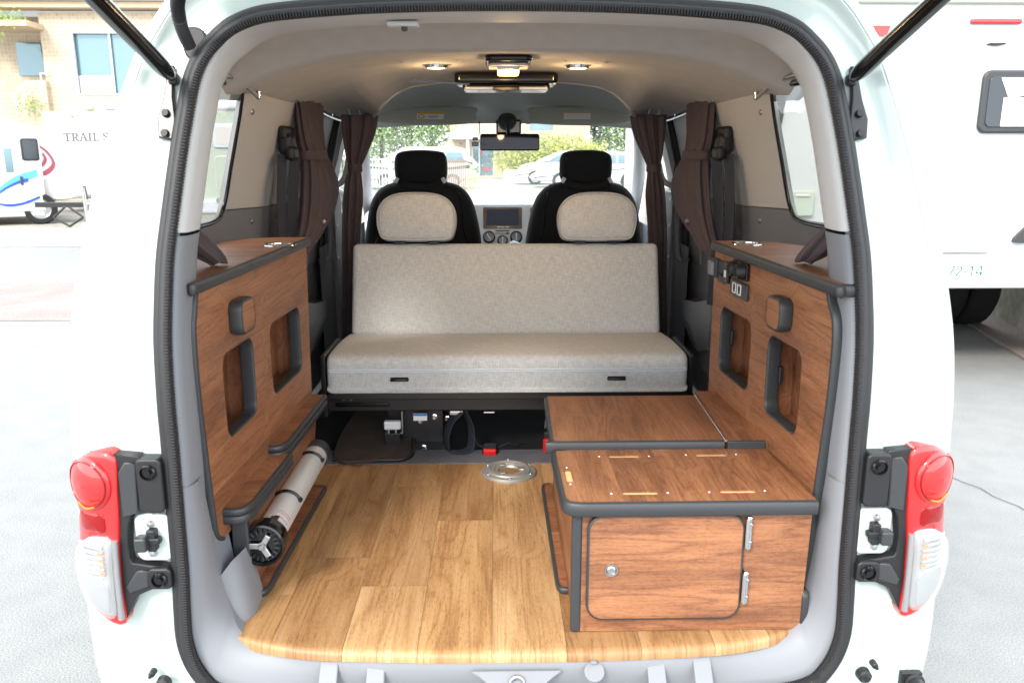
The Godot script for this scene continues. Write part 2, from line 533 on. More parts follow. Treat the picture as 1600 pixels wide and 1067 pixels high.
	mat("corrugated", Color(0.80, 0.78, 0.77), 0.4)
func tiles(n: int) -> ImageTexture:
	# small square wall tiles seen from afar: one tone per tile, pale joints
	var r := RandomNumberGenerator.new()
	r.seed = 6
	var im := Image.create(n, n, false, Image.FORMAT_RGB8)
	im.fill(Color(0.72, 0.69, 0.63))
	var s := n / 8
	for y in 8:
		for x in 8:
			var t := r.randf_range(0.0, 1.0)
			im.fill_rect(Rect2i(x * s + 2, y * s + 2, s - 4, s - 4), Color(0.66, 0.595, 0.50).lerp(Color(0.72, 0.65, 0.555), t))
	return ImageTexture.create_from_image(im)

# ---------------------------------------------------------------- the van
const OPENING := [[0, 0.41], [0.3, 0.41], [0.45, 0.415], [0.54, 0.425], [0.585, 0.442], [0.607, 0.465], [0.627, 0.505], [0.637, 0.555], [0.636, 0.62], [0.632, 0.7], [0.63, 0.83], [0.628, 0.95], [0.628, 1.04], [0.629, 1.13], [0.627, 1.2], [0.623, 1.28], [0.615, 1.35], [0.607, 1.42], [0.6, 1.48], [0.593, 1.53], [0.585, 1.58], [0.576, 1.61], [0.563, 1.635], [0.547, 1.655], [0.525, 1.677], [0.5, 1.692], [0.468, 1.704], [0.43, 1.711], [0.37, 1.717], [0.26, 1.7245], [0.12, 1.729], [0, 1.73]]
const OUTER := [[0, 0.25], [0.34, 0.25], [0.55, 0.25], [0.7, 0.26], [0.8, 0.3], [0.845, 0.36], [0.86, 0.45], [0.863, 0.53], [0.862, 0.62], [0.86, 0.72], [0.857, 0.83], [0.852, 0.95], [0.847, 1.04], [0.84, 1.13], [0.83, 1.2], [0.815, 1.28], [0.798, 1.36], [0.778, 1.44], [0.76, 1.5], [0.742, 1.56], [0.718, 1.625], [0.7, 1.665], [0.68, 1.7], [0.655, 1.74], [0.62, 1.78], [0.58, 1.808], [0.53, 1.825], [0.48, 1.836], [0.4, 1.848], [0.28, 1.858], [0.13, 1.866], [0, 1.868]]
func rear_z(y: float) -> float:
	return 0.0 if y < 1.0 else -0.32 * pow(y - 1.0, 1.5)
func loop_of(half: Array, per := 4) -> PackedVector2Array:
	var q := []
	for p in half: q.append(Vector3(p[0], p[1], 0))
	var r := smooth3(q, per)
	var o := PackedVector2Array()
	for p in r: o.append(Vector2(p.x, p.y))
	for i in range(r.size() - 2, 0, -1): o.append(Vector2(-r[i].x, r[i].y))
	return o
func normals_of(l: PackedVector2Array) -> PackedVector2Array:
	var o := PackedVector2Array()
	var m := l.size()
	for i in m:
		var t := (l[(i + 1) % m] - l[(i - 1 + m) % m]).normalized()
		o.append(Vector2(t.y, -t.x))
	return o
func wall_x(y: float) -> float:
	# inner side wall of the load space
	var k := [[1.2, .79], [1.3, .78], [1.4, .758], [1.5, .73], [1.58, .706], [1.65, .68], [1.72, .65]]
	if y <= 1.2: return .79
	for i in 6:
		if y <= k[i + 1][0]: return lerpf(k[i][1], k[i + 1][1], (y - k[i][0]) / (k[i + 1][0] - k[i][0]))
	return .65
func outer_x(y: float) -> float:
	var i := 0
	while i < OUTER.size() - 2 and OUTER[i + 1][1] < y: i += 1
	if OUTER[i][1] > y: return OUTER[4][0]
	var a: Array = OUTER[i]
	var b: Array = OUTER[i + 1]
	return lerpf(a[0], b[0], clampf((y - a[1]) / maxf(b[1] - a[1], 1e-4), 0, 1))
func window_outline(grow := 0.0) -> PackedVector2Array:
	# rear quarter window as (z, y)
	var w := smooth2([[-.37, 1.622], [-.65, 1.622], [-.755, 1.623], [-.83, 1.614], [-.858, 1.592], [-.876, 1.52], [-.886, 1.37], [-.865, 1.297], [-.80, 1.277], [-.65, 1.275], [-.37, 1.279], [-.35, 1.30], [-.35, 1.60]], 3, true)
	for i in w.size(): w[i] += (w[i] - Vector2(-.60, 1.45)).normalized() * grow
	return w
var van: Node3D
func build_van():
	van = thing("camper_van", "white camper van seen from behind with its tailgate wide open", "van", Vector3(0, 0, 0))
	van_body()
	van_trim()
	van_ceiling()
	van_cab()
	tail_lamps()
	van_fittings()
func van_body():
	var P := loop_of(OPENING)
	var Q := loop_of(OUTER)
	var b := MB.new()
	var rows := []
	for st in [[-.05, -.05], [-.03, -.03], [0, -.014], [.05, -.006], [.11, -.012], [.3, -.016], [.46, -.016], [.53, -.006], [.58, -.001], [.598, -.0002], [.603, -.0045], [.608, -.0002], [.63, 0.0], [.69, -.004], [.75, -.012], [.80, -.024], [.85, -.043], [.89, -.064], [.925, -.09], [.955, -.12], [.98, -.155], [.993, -.19], [1.0, -.24], [1.0, -.34]]:
		var row := PackedVector3Array()
		for i in P.size():
			var p := P[i].lerp(Q[i], st[0])
			row.append(Vector3(p.x, p.y, rear_z(P[i].y) + st[1]))
		rows.append(row)
	b.grid(rows, true)
	# roof, from the rear edge to the windscreen
	rows = []
	for z in [-.34, -1.0, -1.8, -2.4, -2.72, -2.86]:
		var row := PackedVector3Array()
		for i in Q.size():
			if Q[i].y > 1.69: row.append(Vector3(Q[i].x, Q[i].y - (0.0 if z > -2.5 else (-z - 2.5) * 0.28), z + rear_z(P[i].y) * (1.0 if z > -.5 else 0.0)))
		rows.append(row)
	b.grid(rows)
	# the roof rows above run from right to left; the sides close the gap below them
	var quarter := window_outline()
	var wide := window_outline(.045)
	var cabwin := poly2([[-2.40, 1.60], [-2.40, 1.10], [-3.35, 1.08], [-3.30, 1.14], [-2.78, 1.60]])
	for s in [-1.0, 1.0]:
		b.sheet(poly2([[-.33, .25], [-.33, 1.10], [-.36, 1.28], [-.44, 1.48], [-.50, 1.60], [-.55, 1.70], [-2.80, 1.70], [-3.45, 1.13], [-3.75, 1.0], [-3.75, .25]]), [wide, cabwin], func(p: Vector2): return Vector3(s * outer_x(p.y), p.y, p.x), .06)
	# bonnet and nose
	var nose := []
	for q in [[1.02, -3.68], [1.0, -3.9], [.95, -4.1], [.80, -4.28], [.45, -4.32], [.25, -4.25]]:
		nose.append(PackedVector3Array([Vector3(-.80, q[0] - .05, q[1] + .06), Vector3(-.7, q[0], q[1]), Vector3(0, q[0] + .02, q[1] - .04), Vector3(.7, q[0], q[1]), Vector3(.80, q[0] - .05, q[1] + .06)]))
	b.grid(nose)
	part(van, "body_shell", b, "paint")
	b = MB.new()
	b.quad(Vector3(-.84, .25, 0), Vector3(.84, .25, 0), Vector3(.84, .25, -4.2), Vector3(-.84, .25, -4.2))
	part(van, "underbody", b, "black_plastic")
	part(van, "rear_bumper", box(Vector3(0, .23, .0), Vector3(1.70, .18, .10), .04), "paint")
	for sx in [-1.0, 1.0]:
		for z in [-.62, -3.5]:
			b = MB.new()
			b.lathe(PackedVector2Array([Vector2(.02, -.09), Vector2(.27, -.09), Vector2(.30, -.06), Vector2(.30, .06), Vector2(.27, .09), Vector2(.02, .09)]), frame(Vector3(sx * .74, .30, z), Vector3(0, 1, 0), Vector3(sx, 0, 0)), 28)
			part(van, "wheel", b, "tyre")
	for s in [-1.0, 1.0]:
		var g := MB.new()
		g.sheet(quarter, [], func(p: Vector2): return Vector3(s * (wall_x(p.y) + .004), p.y, p.x), .08)
		var w := part(van, "quarter_window", g, "tinted_glass")
		g = MB.new()
		var rows2 := []
		for k in quarter.size():
			var p := quarter[k]
			var q := wide[k]
			var inw := (Vector2(-.6, 1.45) - p).normalized() * .010
			rows2.append(PackedVector3Array([Vector3(s * (outer_x(q.y) + .001), q.y, q.x), Vector3(s * (wall_x(p.y) + .006), p.y, p.x), Vector3(s * (wall_x(p.y) + .002), p.y + inw.y, p.x + inw.x), Vector3(s * (wall_x(p.y) - .004), p.y + inw.y * .3, p.x + inw.x * .3), Vector3(s * (wall_x(p.y) - .003), p.y - inw.y * .6, p.x - inw.x * .6)]))
		g.grid(rows2, false, true)
		part(w, "window_seal", g, "gloss_black")
		g = MB.new()
		g.sheet(cabwin, [], func(p: Vector2): return Vector3(s * (outer_x(p.y) - .01), p.y, p.x), .1)
		part(van, "front_door_window", g, "windscreen")
	# windscreen
	b = MB.new()
	rows = []
	for k in 7:
		var t := k / 6.0
		var row := PackedVector3Array()
		for j in 9:
			var x := (j - 4) / 4.0
			row.append(Vector3(x * lerpf(.66, .76, t), lerpf(1.66, 1.06, t), lerpf(-2.80, -3.62, t) + x * x * .12))
		rows.append(row)
	b.grid(rows)
	part(van, "windscreen", b, "windscreen")
	# opened tailgate, standing out level above the opening
	b = MB.new()
	rows = []
	for k in 9:
		var t := k / 8.0
		var hw := lerpf(.60, .72, smoothstep(0, 1, t))
		var row := PackedVector3Array()
		for j in 13:
			var x := (j - 6) / 6.0
			row.append(Vector3(x * hw, 1.90 + t * .16 + .03 * sin(PI * t) - .05 * pow(absf(x), 4.0), -.12 + t * 1.12))
		rows.append(row)
	b.grid(rows)
	var low := []
	for r in rows:
		var row := PackedVector3Array()
		for p in r: row.append(Vector3(p.x * .98, p.y - .06, p.z))
		low.append(row)
	b.grid(low)
	part(van, "tailgate", b, "paint")
func van_trim():
	var P := loop_of(OPENING, 12)
	var N := normals_of(P)
	var m := P.size()
	# door seal: a fat outer lip and a ribbed inner bulb
	var b := MB.new()
	var bead := MB.new()
	for o in [[.0, -.002, .011], [.0115, .006, .0105]]:
		var rows := []
		for i in m:
			var row := PackedVector3Array()
			var c: Vector2 = P[i] - N[i] * o[0]
			for k in 9:
				var a := TAU * k / 9
				var e: Vector2 = c - N[i] * cos(a) * o[2]
				row.append(Vector3(e.x, e.y, rear_z(P[i].y) + o[1] + sin(a) * o[2] * 1.1))
			rows.append(row)
		b.grid(rows, true, true)
	var sl := part(van, "door_seal", b, "rubber")
	# ribs along the inner bulb
	var len := 0.0
	for i in m:
		var a := P[i]; var c := P[(i + 1) % m]
		var d := (c - a).length()
		var s := fposmod(-len, .0055)
		while s < d:
			var p := a.lerp(c, s / d) - N[i] * .0165
			var t := (c - a).normalized()
			bead.rbox(Vector3.ZERO, Vector3(.0026, .010, .0216), .001, Transform3D(Basis(Vector3(t.x, t.y, 0), Vector3(N[i].x, N[i].y, 0), Vector3(0, 0, 1)), Vector3(p.x, p.y, rear_z(p.y) + .0065)), 1)
			s += .0055
		len += d
	part(sl, "seal_ribs", bead, "rubber").set_meta("kind", "stuff")
	# pillar and header trim: pale above the belt line, grey below
	for q in [[0, 1.318, 9.9, "pillar_trim", "light_trim"], [1, .70, 1.316, "lower_pillar_trim", "grey_trim"]]:
		for s in [-1.0, 1.0]:
			var rows := []
			for i in m:
				if P[i].x * s < -0.0001 or P[i].y < q[1] or P[i].y > q[2]: continue
				var row := PackedVector3Array()
				var low := 1.0 - smoothstep(.80, 1.0, P[i].y)
				var top := smoothstep(1.60, 1.70, P[i].y)
				for o in [[.012, -.012], [.019, -.008], [.026, -.014], [.030, -.028], [.031, -.06], [.029, -.09], [.022, -.115], [0, -.14], [-.06, -.155], [-.14, -.165]]:
					var f: float = maxf(o[0], -.03) if low > 0 else o[0]
					f = lerpf(f, lerpf(o[0], .012, .65), top)
					var p := P[i] - N[i] * f
					row.append(Vector3(p.x, p.y, rear_z(P[i].y) + o[1] * lerpf(1.0, 1.5, top)))
				rows.append(row)
			var t := MB.new()
			t.grid(rows)
			part(van, q[3], t, q[4])
	# sill plate and lower corners: from the seal up to the edge of the floor
	b = MB.new()
	var rows := []
	var inner := smooth3([Vector3(-.612, .86, -.10), Vector3(-.604, .78, -.105), Vector3(-.592, .68, -.10), Vector3(-.575, .595, -.09), Vector3(-0.548, 0.536, -0.065), Vector3(-0.5, 0.518, -0.04), Vector3(-0.4, 0.517, -0.01), Vector3(-0.17, 0.517, 0.012), Vector3(0, 0.517, 0.016), Vector3(0.17, 0.517, 0.012), Vector3(0.4, 0.517, -0.01), Vector3(0.5, 0.518, -0.04), Vector3(0.552, 0.536, -0.065), Vector3(.58, .595, -.09), Vector3(.597, .68, -.10), Vector3(.606, .78, -.105), Vector3(.612, .86, -.10)], 6)
	var outer := []
	# matching points on the opening
	var lowp := []
	for i in m:
		if P[i].y <= .87: lowp.append(i)
	lowp.sort_custom(func(a, c): return (fposmod(a + m / 2.0, m)) < (fposmod(c + m / 2.0, m)))
	var acc := PackedFloat32Array([0.0])
	for i in range(1, lowp.size()): acc.append(acc[-1] + P[lowp[i]].distance_to(P[lowp[i - 1]]))
	for k in inner.size():
		var want: float = acc[-1] * k / (inner.size() - 1)
		var j := 0
		while j < acc.size() - 2 and acc[j + 1] < want: j += 1
		var f := (want - acc[j]) / maxf(acc[j + 1] - acc[j], 1e-5)
		var p := P[lowp[j]].lerp(P[lowp[j + 1]], f)
		var nn := N[lowp[j]].lerp(N[lowp[j + 1]], f)
		var a := Vector3(p.x - nn.x * .014, p.y - nn.y * .014, -.012)
		var a2 := Vector3(p.x - nn.x * .020, p.y - nn.y * .020, -.004)
		var c := inner[k]
		var row := PackedVector3Array([a, a2])
		for t in [.12, .3, .5, .7, .85, .95, 1.0]:
			var e := a2.lerp(c, t)
			e += Vector3(-nn.x, -nn.y, 0) * (sin(PI * t) * .016)
			e.z += sin(PI * minf(t * 1.2, 1.0)) * .012
			row.append(e)
		row.append(c + Vector3(0, -.006, -.03)); row.append(c + Vector3(0, -.012, -.08))
		rows.append(row)
	b.grid(rows)
	var sill := part(van, "sill_plate", b, "grey_trim")
	# striker in its bowl, ribs, a round flap
	var r2 := MB.new()
	r2.pillow(poly2([[-.085, 0], [-.05, -.028], [.05, -.028], [.085, 0]]), -.004, .0022, .003, frame(Vector3(0, .497, .024), Vector3(1, 0, 0), Vector3(0, .62, -.78).normalized()))
	part(sill, "striker_bowl", r2, "grey_trim")
	part(sill, "striker", tubed(smooth3([Vector3(-.012, .458, .05), Vector3(-.012, .487, .044), Vector3(0, .496, .042), Vector3(.012, .487, .044), Vector3(.012, .458, .05)]), .004), "steel")
	r2 = MB.new()
	r2.lathe(PackedVector2Array([Vector2(0, .0035), Vector2(.019, .0035), Vector2(.0195, .0005)]), frame(Vector3(.148, .492, .0245), Vector3(1, 0, 0), Vector3(0, .78, .62)), 28)
	r2.rbox(Vector3(.147, .511, .020), Vector3(.012, .006, .010), .002)
	part(sill, "round_flap", r2, "grey_trim")
	for x in [-.36, -.27, .27, .36]:
		r2 = MB.new()
		r2.rbox(Vector3.ZERO, Vector3(.035, .085, .006), .0029, frame(Vector3(x, .4832, .0130), Vector3(1, 0, 0), Vector3(0, .72, -.69)))
		part(sill, "rib", r2, "grey_trim")
	# map pocket in the left lower corner
	b = MB.new()
	rows = []
	for q in [[.662, -.615, -.567], [.64, -.61, -.560], [.60, -.605, -.553], [.56, -.60, -.545], [.52, -.60, -.543]]:
		rows.append(PackedVector3Array([Vector3(q[1] - .02, q[0] - .055, -.10), Vector3(lerpf(q[1], q[2], .3), q[0] - .040, -.088), Vector3(lerpf(q[1], q[2], .7), q[0] - .018, -.09), Vector3(q[2], q[0], -.105), Vector3(q[2] + .008, q[0] + .002, -.135), Vector3(q[2] + .006, q[0] - .01, -.20)]))
	b.grid(rows)
	part(van, "pocket", b, "grey_trim")
	# side walls of the load space
	var quarter := window_outline()
	for s in [-1.0, 1.0]:
		var map := func(p: Vector2): return Vector3(s * wall_x(p.y), p.y, p.x)
		b = MB.new()
		b.sheet(poly2([[-.24, 1.315], [-.60, 1.315], [-.95, 1.300], [-1.30, 1.285], [-2.21, 1.285], [-2.21, 1.70], [-.50, 1.70], [-.42, 1.60], [-.33, 1.45], [-.26, 1.35]]), [quarter], map, .05)
		part(van, "upper_side_panel", b, "light_trim")
		b = MB.new()
		b.sheet(poly2([[-.24, 1.312], [-.60, 1.312], [-.95, 1.297], [-1.30, 1.282], [-2.21, 1.282], [-2.21, .50], [-.20, .50], [-.20, 1.0]]), [quarter], map, .05)
		part(van, "lower_side_panel", b, "dark_trim")
		# sliding door: frame seal down the front edge, grip, armrest moulding
		var f: float = s
		b = MB.new()
		b.tube(smooth3([Vector3(f * .690, 1.632, -1.44), Vector3(f * .690, 1.622, -1.75), Vector3(f * .690, 1.610, -2.08), Vector3(f * .697, 1.59, -2.135), Vector3(f * .722, 1.50, -2.15), Vector3(f * .763, 1.34, -2.16), Vector3(f * .780, 1.20, -2.13), Vector3(f * .780, .95, -2.10), Vector3(f * .775, .62, -2.06)]), .021, 8)
		var fr := part(van, "door_frame_seal", b, "rubber")
		b = MB.new()
		b.tube(smooth3([Vector3(f * .775, 1.235, -2.06), Vector3(f * .735, 1.22, -2.06), Vector3(f * .73, 1.17, -2.06), Vector3(f * .73, 1.06, -2.04), Vector3(f * .74, 1.02, -2.03), Vector3(f * .78, 1.01, -2.02)]), .014, 8)
		part(van, "door_grip", b, "dark_trim")
		b = MB.new()
		b.rbox(Vector3(f * .785, 1.08, -1.90), Vector3(.012, .13, .11), .005)
		part(van, "latch_cover", b, "dark_trim")
		b = MB.new()
		b.rbox(Vector3(f * .785, .93, -1.55), Vector3(.05, .62, .26), .024)
		part(van, "door_moulding", b, "dark_trim")
		# cup pocket beside the bench
		b = MB.new()
		b.grid([PackedVector3Array([Vector3(f * .78, .93, -1.56), Vector3(f * .70, .915, -1.57), Vector3(f * .695, .895, -1.74), Vector3(f * .78, .89, -1.80)]), PackedVector3Array([Vector3(f * .78, .87, -1.55), Vector3(f * .69, .85, -1.57), Vector3(f * .685, .84, -1.75), Vector3(f * .78, .84, -1.81)]), PackedVector3Array([Vector3(f * .79, .74, -1.56), Vector3(f * .73, .72, -1.60), Vector3(f * .73, .72, -1.69), Vector3(f * .79, .72, -1.74)])])
		part(van, "cup_pocket", b, "dark_trim")
		# B pillar
		b = MB.new()
		b.sheet(poly2([[-2.20, 1.70], [-2.20, 1.285], [-2.36, 1.285], [-2.36, 1.70]]), [], func(p: Vector2): return Vector3(f * (wall_x(p.y) - .03), p.y, p.x), .06)
		b.quad(Vector3(f * .645, 1.66, -2.20), Vector3(f * .750, 1.285, -2.20), Vector3(f * .80, 1.285, -2.20), Vector3(f * .70, 1.66, -2.20))
		part(van, "door_pillar_trim", b, "light_trim")
		b = MB.new()
		b.sheet(poly2([[-2.2, .45], [-2.2, 1.282], [-2.36, 1.282], [-2.36, .45]]), [], func(p: Vector2): return Vector3(f * .735, p.y, p.x))
		b.quad(Vector3(f * .735, .45, -2.2), Vector3(f * .79, .45, -2.2), Vector3(f * .79, 1.282, -2.2), Vector3(f * .735, 1.282, -2.2))
		part(van, "lower_door_pillar_trim", b, "dark_trim")
		part(van, "grab_handle", tubed(smooth3([Vector3(f * .70, 1.525, -2.24), Vector3(f * .665, 1.51, -2.24), Vector3(f * .668, 1.44, -2.24), Vector3(f * .695, 1.34, -2.24), Vector3(f * .74, 1.31, -2.24)]), .013), "light_trim")
		# snap studs on the walls
		for q in [[1.566, -.97], [1.25, -1.147], [1.255, -2.215], [1.14, -2.215], [1.0, -2.215]]:
			b = MB.new()
			var xx := (wall_x(q[0]) if q[1] > -1.9 else .732)
			b.lathe(PackedVector2Array([Vector2(0, .006), Vector2(.004, .006), Vector2(.0045, .003), Vector2(.008, .003), Vector2(.009, .0)]), frame(Vector3(f * xx, q[0], q[1]), Vector3(0, 0, 1), Vector3(-f, 0, 0)), 16)
			part(van, "snap_stud", b, "steel")
	# load bay behind the floor
	b = MB.new()
	b.quad(Vector3(-.76, .505, -.15), Vector3(.76, .505, -.15), Vector3(.76, .505, -3.6), Vector3(-.76, .505, -3.6))
	part(van, "cab_floor", b, "dark_carpet")
	b = MB.new()
	for s in [-1.0, 1.0]:
		b.quad(Vector3(s * .745, .5, -1.9), Vector3(s * .745, 1.08, -1.9), Vector3(s * .765, 1.08, -3.6), Vector3(s * .745, .5, -3.6))
	b.quad(Vector3(-.78, .5, -3.6), Vector3(.78, .5, -3.6), Vector3(.78, 1.06, -3.6), Vector3(-.78, 1.06, -3.6))
	part(van, "cab_lining", b, "dark_trim")
func van_ceiling():
	# rear headliner, lofted across: it hangs lower at the sides and ends in an arch above the cab
	var rows := []
	for q in [[-.22, 1.716, 0.0], [-.28, 1.716, 0.0], [-.33, 1.718, 0.0], [-.38, 1.730, .3], [-.46, 1.754, .7], [-.58, 1.750, .9], [-.66, 1.730, 1.0], [-.705, 1.706, 1.0], [-.735, 1.699, 1.0], [-.775, 1.702, 1.0], [-1.0, 1.712, 1.0], [-1.3, 1.713, 1.0], [-1.55, 1.708, 1.0], [-1.64, 1.702, 1.0]]:
		var row := PackedVector3Array()
		var z: float = q[0]
		var yc: float = q[1]
		var f := clampf((-.24 - z) / .30, 0, 1)
		var arch := clampf((-1.2 - z) / .45, 0, 1)
		for p in [[0, 0], [.12, .001], [.24, .008], [.33, .020], [.385, .042], [.425, .074], [.46, .104], [.50, .118], [.56, .118], [.62, .112], [.68, .112], [.73, .118]]:
			var x: float = p[0]
			# near the tailgate the lining follows the header, further in a broad cove
			var d0 := .012 * x + .5 * pow(maxf(x - .36, 0), 2.0) + 9.0 * pow(maxf(x - .47, 0), 2.0)
			var d1 := .01 * x + (.0 if x < .30 else .30 * pow(x - .30, 1.6)) + .4 * pow(maxf(x - .45, 0), 2.0)
			var y := yc - lerpf(lerpf(d0, d1, f), p[1], arch)
			row.append(Vector3(x, y, z - .55 * arch * smoothstep(.43, .60, x)))
		var full := PackedVector3Array()
		for i in range(row.size() - 1, 0, -1): full.append(Vector3(-row[i].x, row[i].y, row[i].z))
		full.append_array(row)
		rows.append(full)
	var lip: PackedVector3Array = rows[-1]
	var up := PackedVector3Array()
	for p in lip: up.append(p + Vector3(0, .012, -.012))
	var b := MB.new()
	b.grid(rows)
	var hl := part(van, "headliner", b, "liner")
	# pale rolled edge along the arch
	b = MB.new()
	var edge := []
	for p in lip:
		if absf(p.x) < .52: edge.append(p + Vector3(0, .004, -.004))
	b.tube(smooth3(edge, 3), .009, 8)
	part(hl, "rolled_edge", b, "light_trim")
	# cab ceiling, higher than the arch, down to the windscreen header
	b = MB.new()
	rows = []
	for q in [[-1.60, 1.80], [-1.9, 1.80], [-2.2, 1.79], [-2.45, 1.755], [-2.62, 1.70], [-2.72, 1.652], [-2.78, 1.615], [-2.80, 1.592]]:
		var row := PackedVector3Array()
		for j in 15:
			var x := (j - 7) / 7.0
			row.append(Vector3(x * .70, q[1] - .03 * x * x - .12 * pow(absf(x), 6.0) * clampf((q[1] - 1.6) / .2, 0, 1), q[0] + x * x * .05))
		rows.append(row)
	b.grid(rows)
	part(van, "cab_headliner", b, "cab_liner")
	# hooks and curtain rails
	for s in [-1.0, 1.0]:
		for path in [[Vector3(s * .675, 1.620, -1.36), Vector3(s * .678, 1.605, -1.62), Vector3(s * .678, 1.588, -1.95), Vector3(s * .672, 1.582, -2.12)], [Vector3(s * .672, 1.630, -.30), Vector3(s * .672, 1.634, -.55), Vector3(s * .672, 1.630, -.74), Vector3(s * .668, 1.612, -.82), Vector3(s * .660, 1.596, -.86)]]:
			var rl := part(van, "curtain_rail", tubed(smooth3(path), .0055, 8), "steel")
			for k in [0, path.size() - 1, path.size() / 2]:
				part(rl, "rail_bracket", box(path[k] + Vector3(0, .008, 0), Vector3(.012, .022, .014), .003), "chrome")
	# thin vent slot line and clip dots in the lining
	part(hl, "slot", box(Vector3(-.37, 1.630, -.70), Vector3(.15, .004, .006), .002, Transform3D(Basis(Vector3(0, 0, 1), -.06), Vector3(.098, -.026, 0))), "dark_trim")
	for x in [-.30, .28, -.14, .16]:
		b = MB.new()
		b.lathe(PackedVector2Array([Vector2(0, .003), Vector2(.007, .003), Vector2(.009, 0)]), frame(Vector3(x, 1.711 if absf(x) < .2 else 1.706, -1.05), Vector3(1, 0, 0), Vector3(0, -1, 0)), 12)
		part(hl, "clip", b, "liner")
	# hatch release cover at the rear of the lining
	var rel := part(van, "release_cover", box(Vector3(-.215, 1.700, -.30), Vector3(.062, .010, .030), .004), "light_trim")
	part(rel, "hook", box(Vector3(-.212, 1.692, -.295), Vector3(.012, .012, .010), .004), "edging")
	# room lamp
	b = MB.new()
	b.pillow(rrect(-.062, -.085, .062, .085, .02), -.018, .0, .008, frame(Vector3(.0, 1.707, -.93), Vector3(1, 0, 0), Vector3(0, 0, -1)))
	var rl2 := part(van, "room_lamp", b, "gloss_black")
	b = MB.new()
	b.pillow(rrect(-.055, -.06, .055, .07, .018), 0, .007, .003, frame(Vector3(0, 1.688, -.95), Vector3(1, 0, 0), Vector3(0, 0, 1)))
	part(rl2, "bezel", b, "light_trim")
	part(rl2, "rim", box(Vector3(0, 1.682, -.925), Vector3(.062, .018, .04), .007), "silver_trim")
	part(rl2, "diffuser", box(Vector3(0, 1.672, -.965), Vector3(.058, .018, .06), .004), "lamp_on")
	# two lit spot lamps
	for x in [-.213, .213]:
		b = MB.new()
		b.lathe(PackedVector2Array([Vector2(.024, -.002), Vector2(.03, -.006), Vector2(.034, -.004), Vector2(.036, .004)]), frame(Vector3(x, 1.706, -1.18), Vector3(1, 0, 0), Vector3(0, 1, 0)), 24)
		var sp := part(van, "spot_lamp", b, "chrome")
		b = MB.new()
		b.lathe(PackedVector2Array([Vector2(0, -.005), Vector2(.026, -.005), Vector2(.026, .002), Vector2(0, .002)]), frame(Vector3(x, 1.706, -1.18), Vector3(1, 0, 0), Vector3(0, 1, 0)), 20)
		part(sp, "spot_lens", b, "lamp_on")
		lamp(Vector3(x, 1.692, -1.18), .008)
	lamp(Vector3(0, 1.655, -.965), .012)
	# flip-down screen, folded away, as a thing of its own
	var fs := thing("ceiling_monitor", "black folded flip-down monitor under the ceiling in front of the room lamp", "monitor", Vector3(0, 1.70, -1.45))
	b = MB.new()
	b.pillow(rrect(-.168, -.10, .168, .10, .02), -.028, .006, .010, frame(Vector3(0, 1.700, -1.45), Vector3(1, 0, 0), Vector3(0, 0, -1)))
	part(fs, "housing", b, "gloss_black")
	b = MB.new()
	b.pillow(rrect(-.142, -.085, .142, .085, .015), 0, .018, .006, frame(Vector3(0, 1.672, -1.455), Vector3(1, 0, 0), Vector3(0, 0, 1)))
	part(fs, "folded_screen", b, "gloss_black")
	part(fs, "button_bar", box(Vector3(0, 1.657, -1.37), Vector3(.27, .009, .012), .004), "silver_trim")
	part(fs, "button_plate", box(Vector3(0, 1.656, -1.362), Vector3(.085, .013, .008), .003), "gloss_black")
	for s in [-1.0, 1.0]: part(fs, "hinge_cap", box(Vector3(s * .155, 1.676, -1.375), Vector3(.012, .018, .03), .004), "silver_trim")
func lamp(at: Vector3, e: float):
	var l := OmniLight3D.new()
	l.name = numbered("lamp_light"); l.light_color = Color(1, .82, .58); l.light_energy = e
	l.omni_range = 8.0; l.omni_attenuation = 2.0; l.light_size = .02; l.shadow_enabled = true
	add_child(l); l.position = at
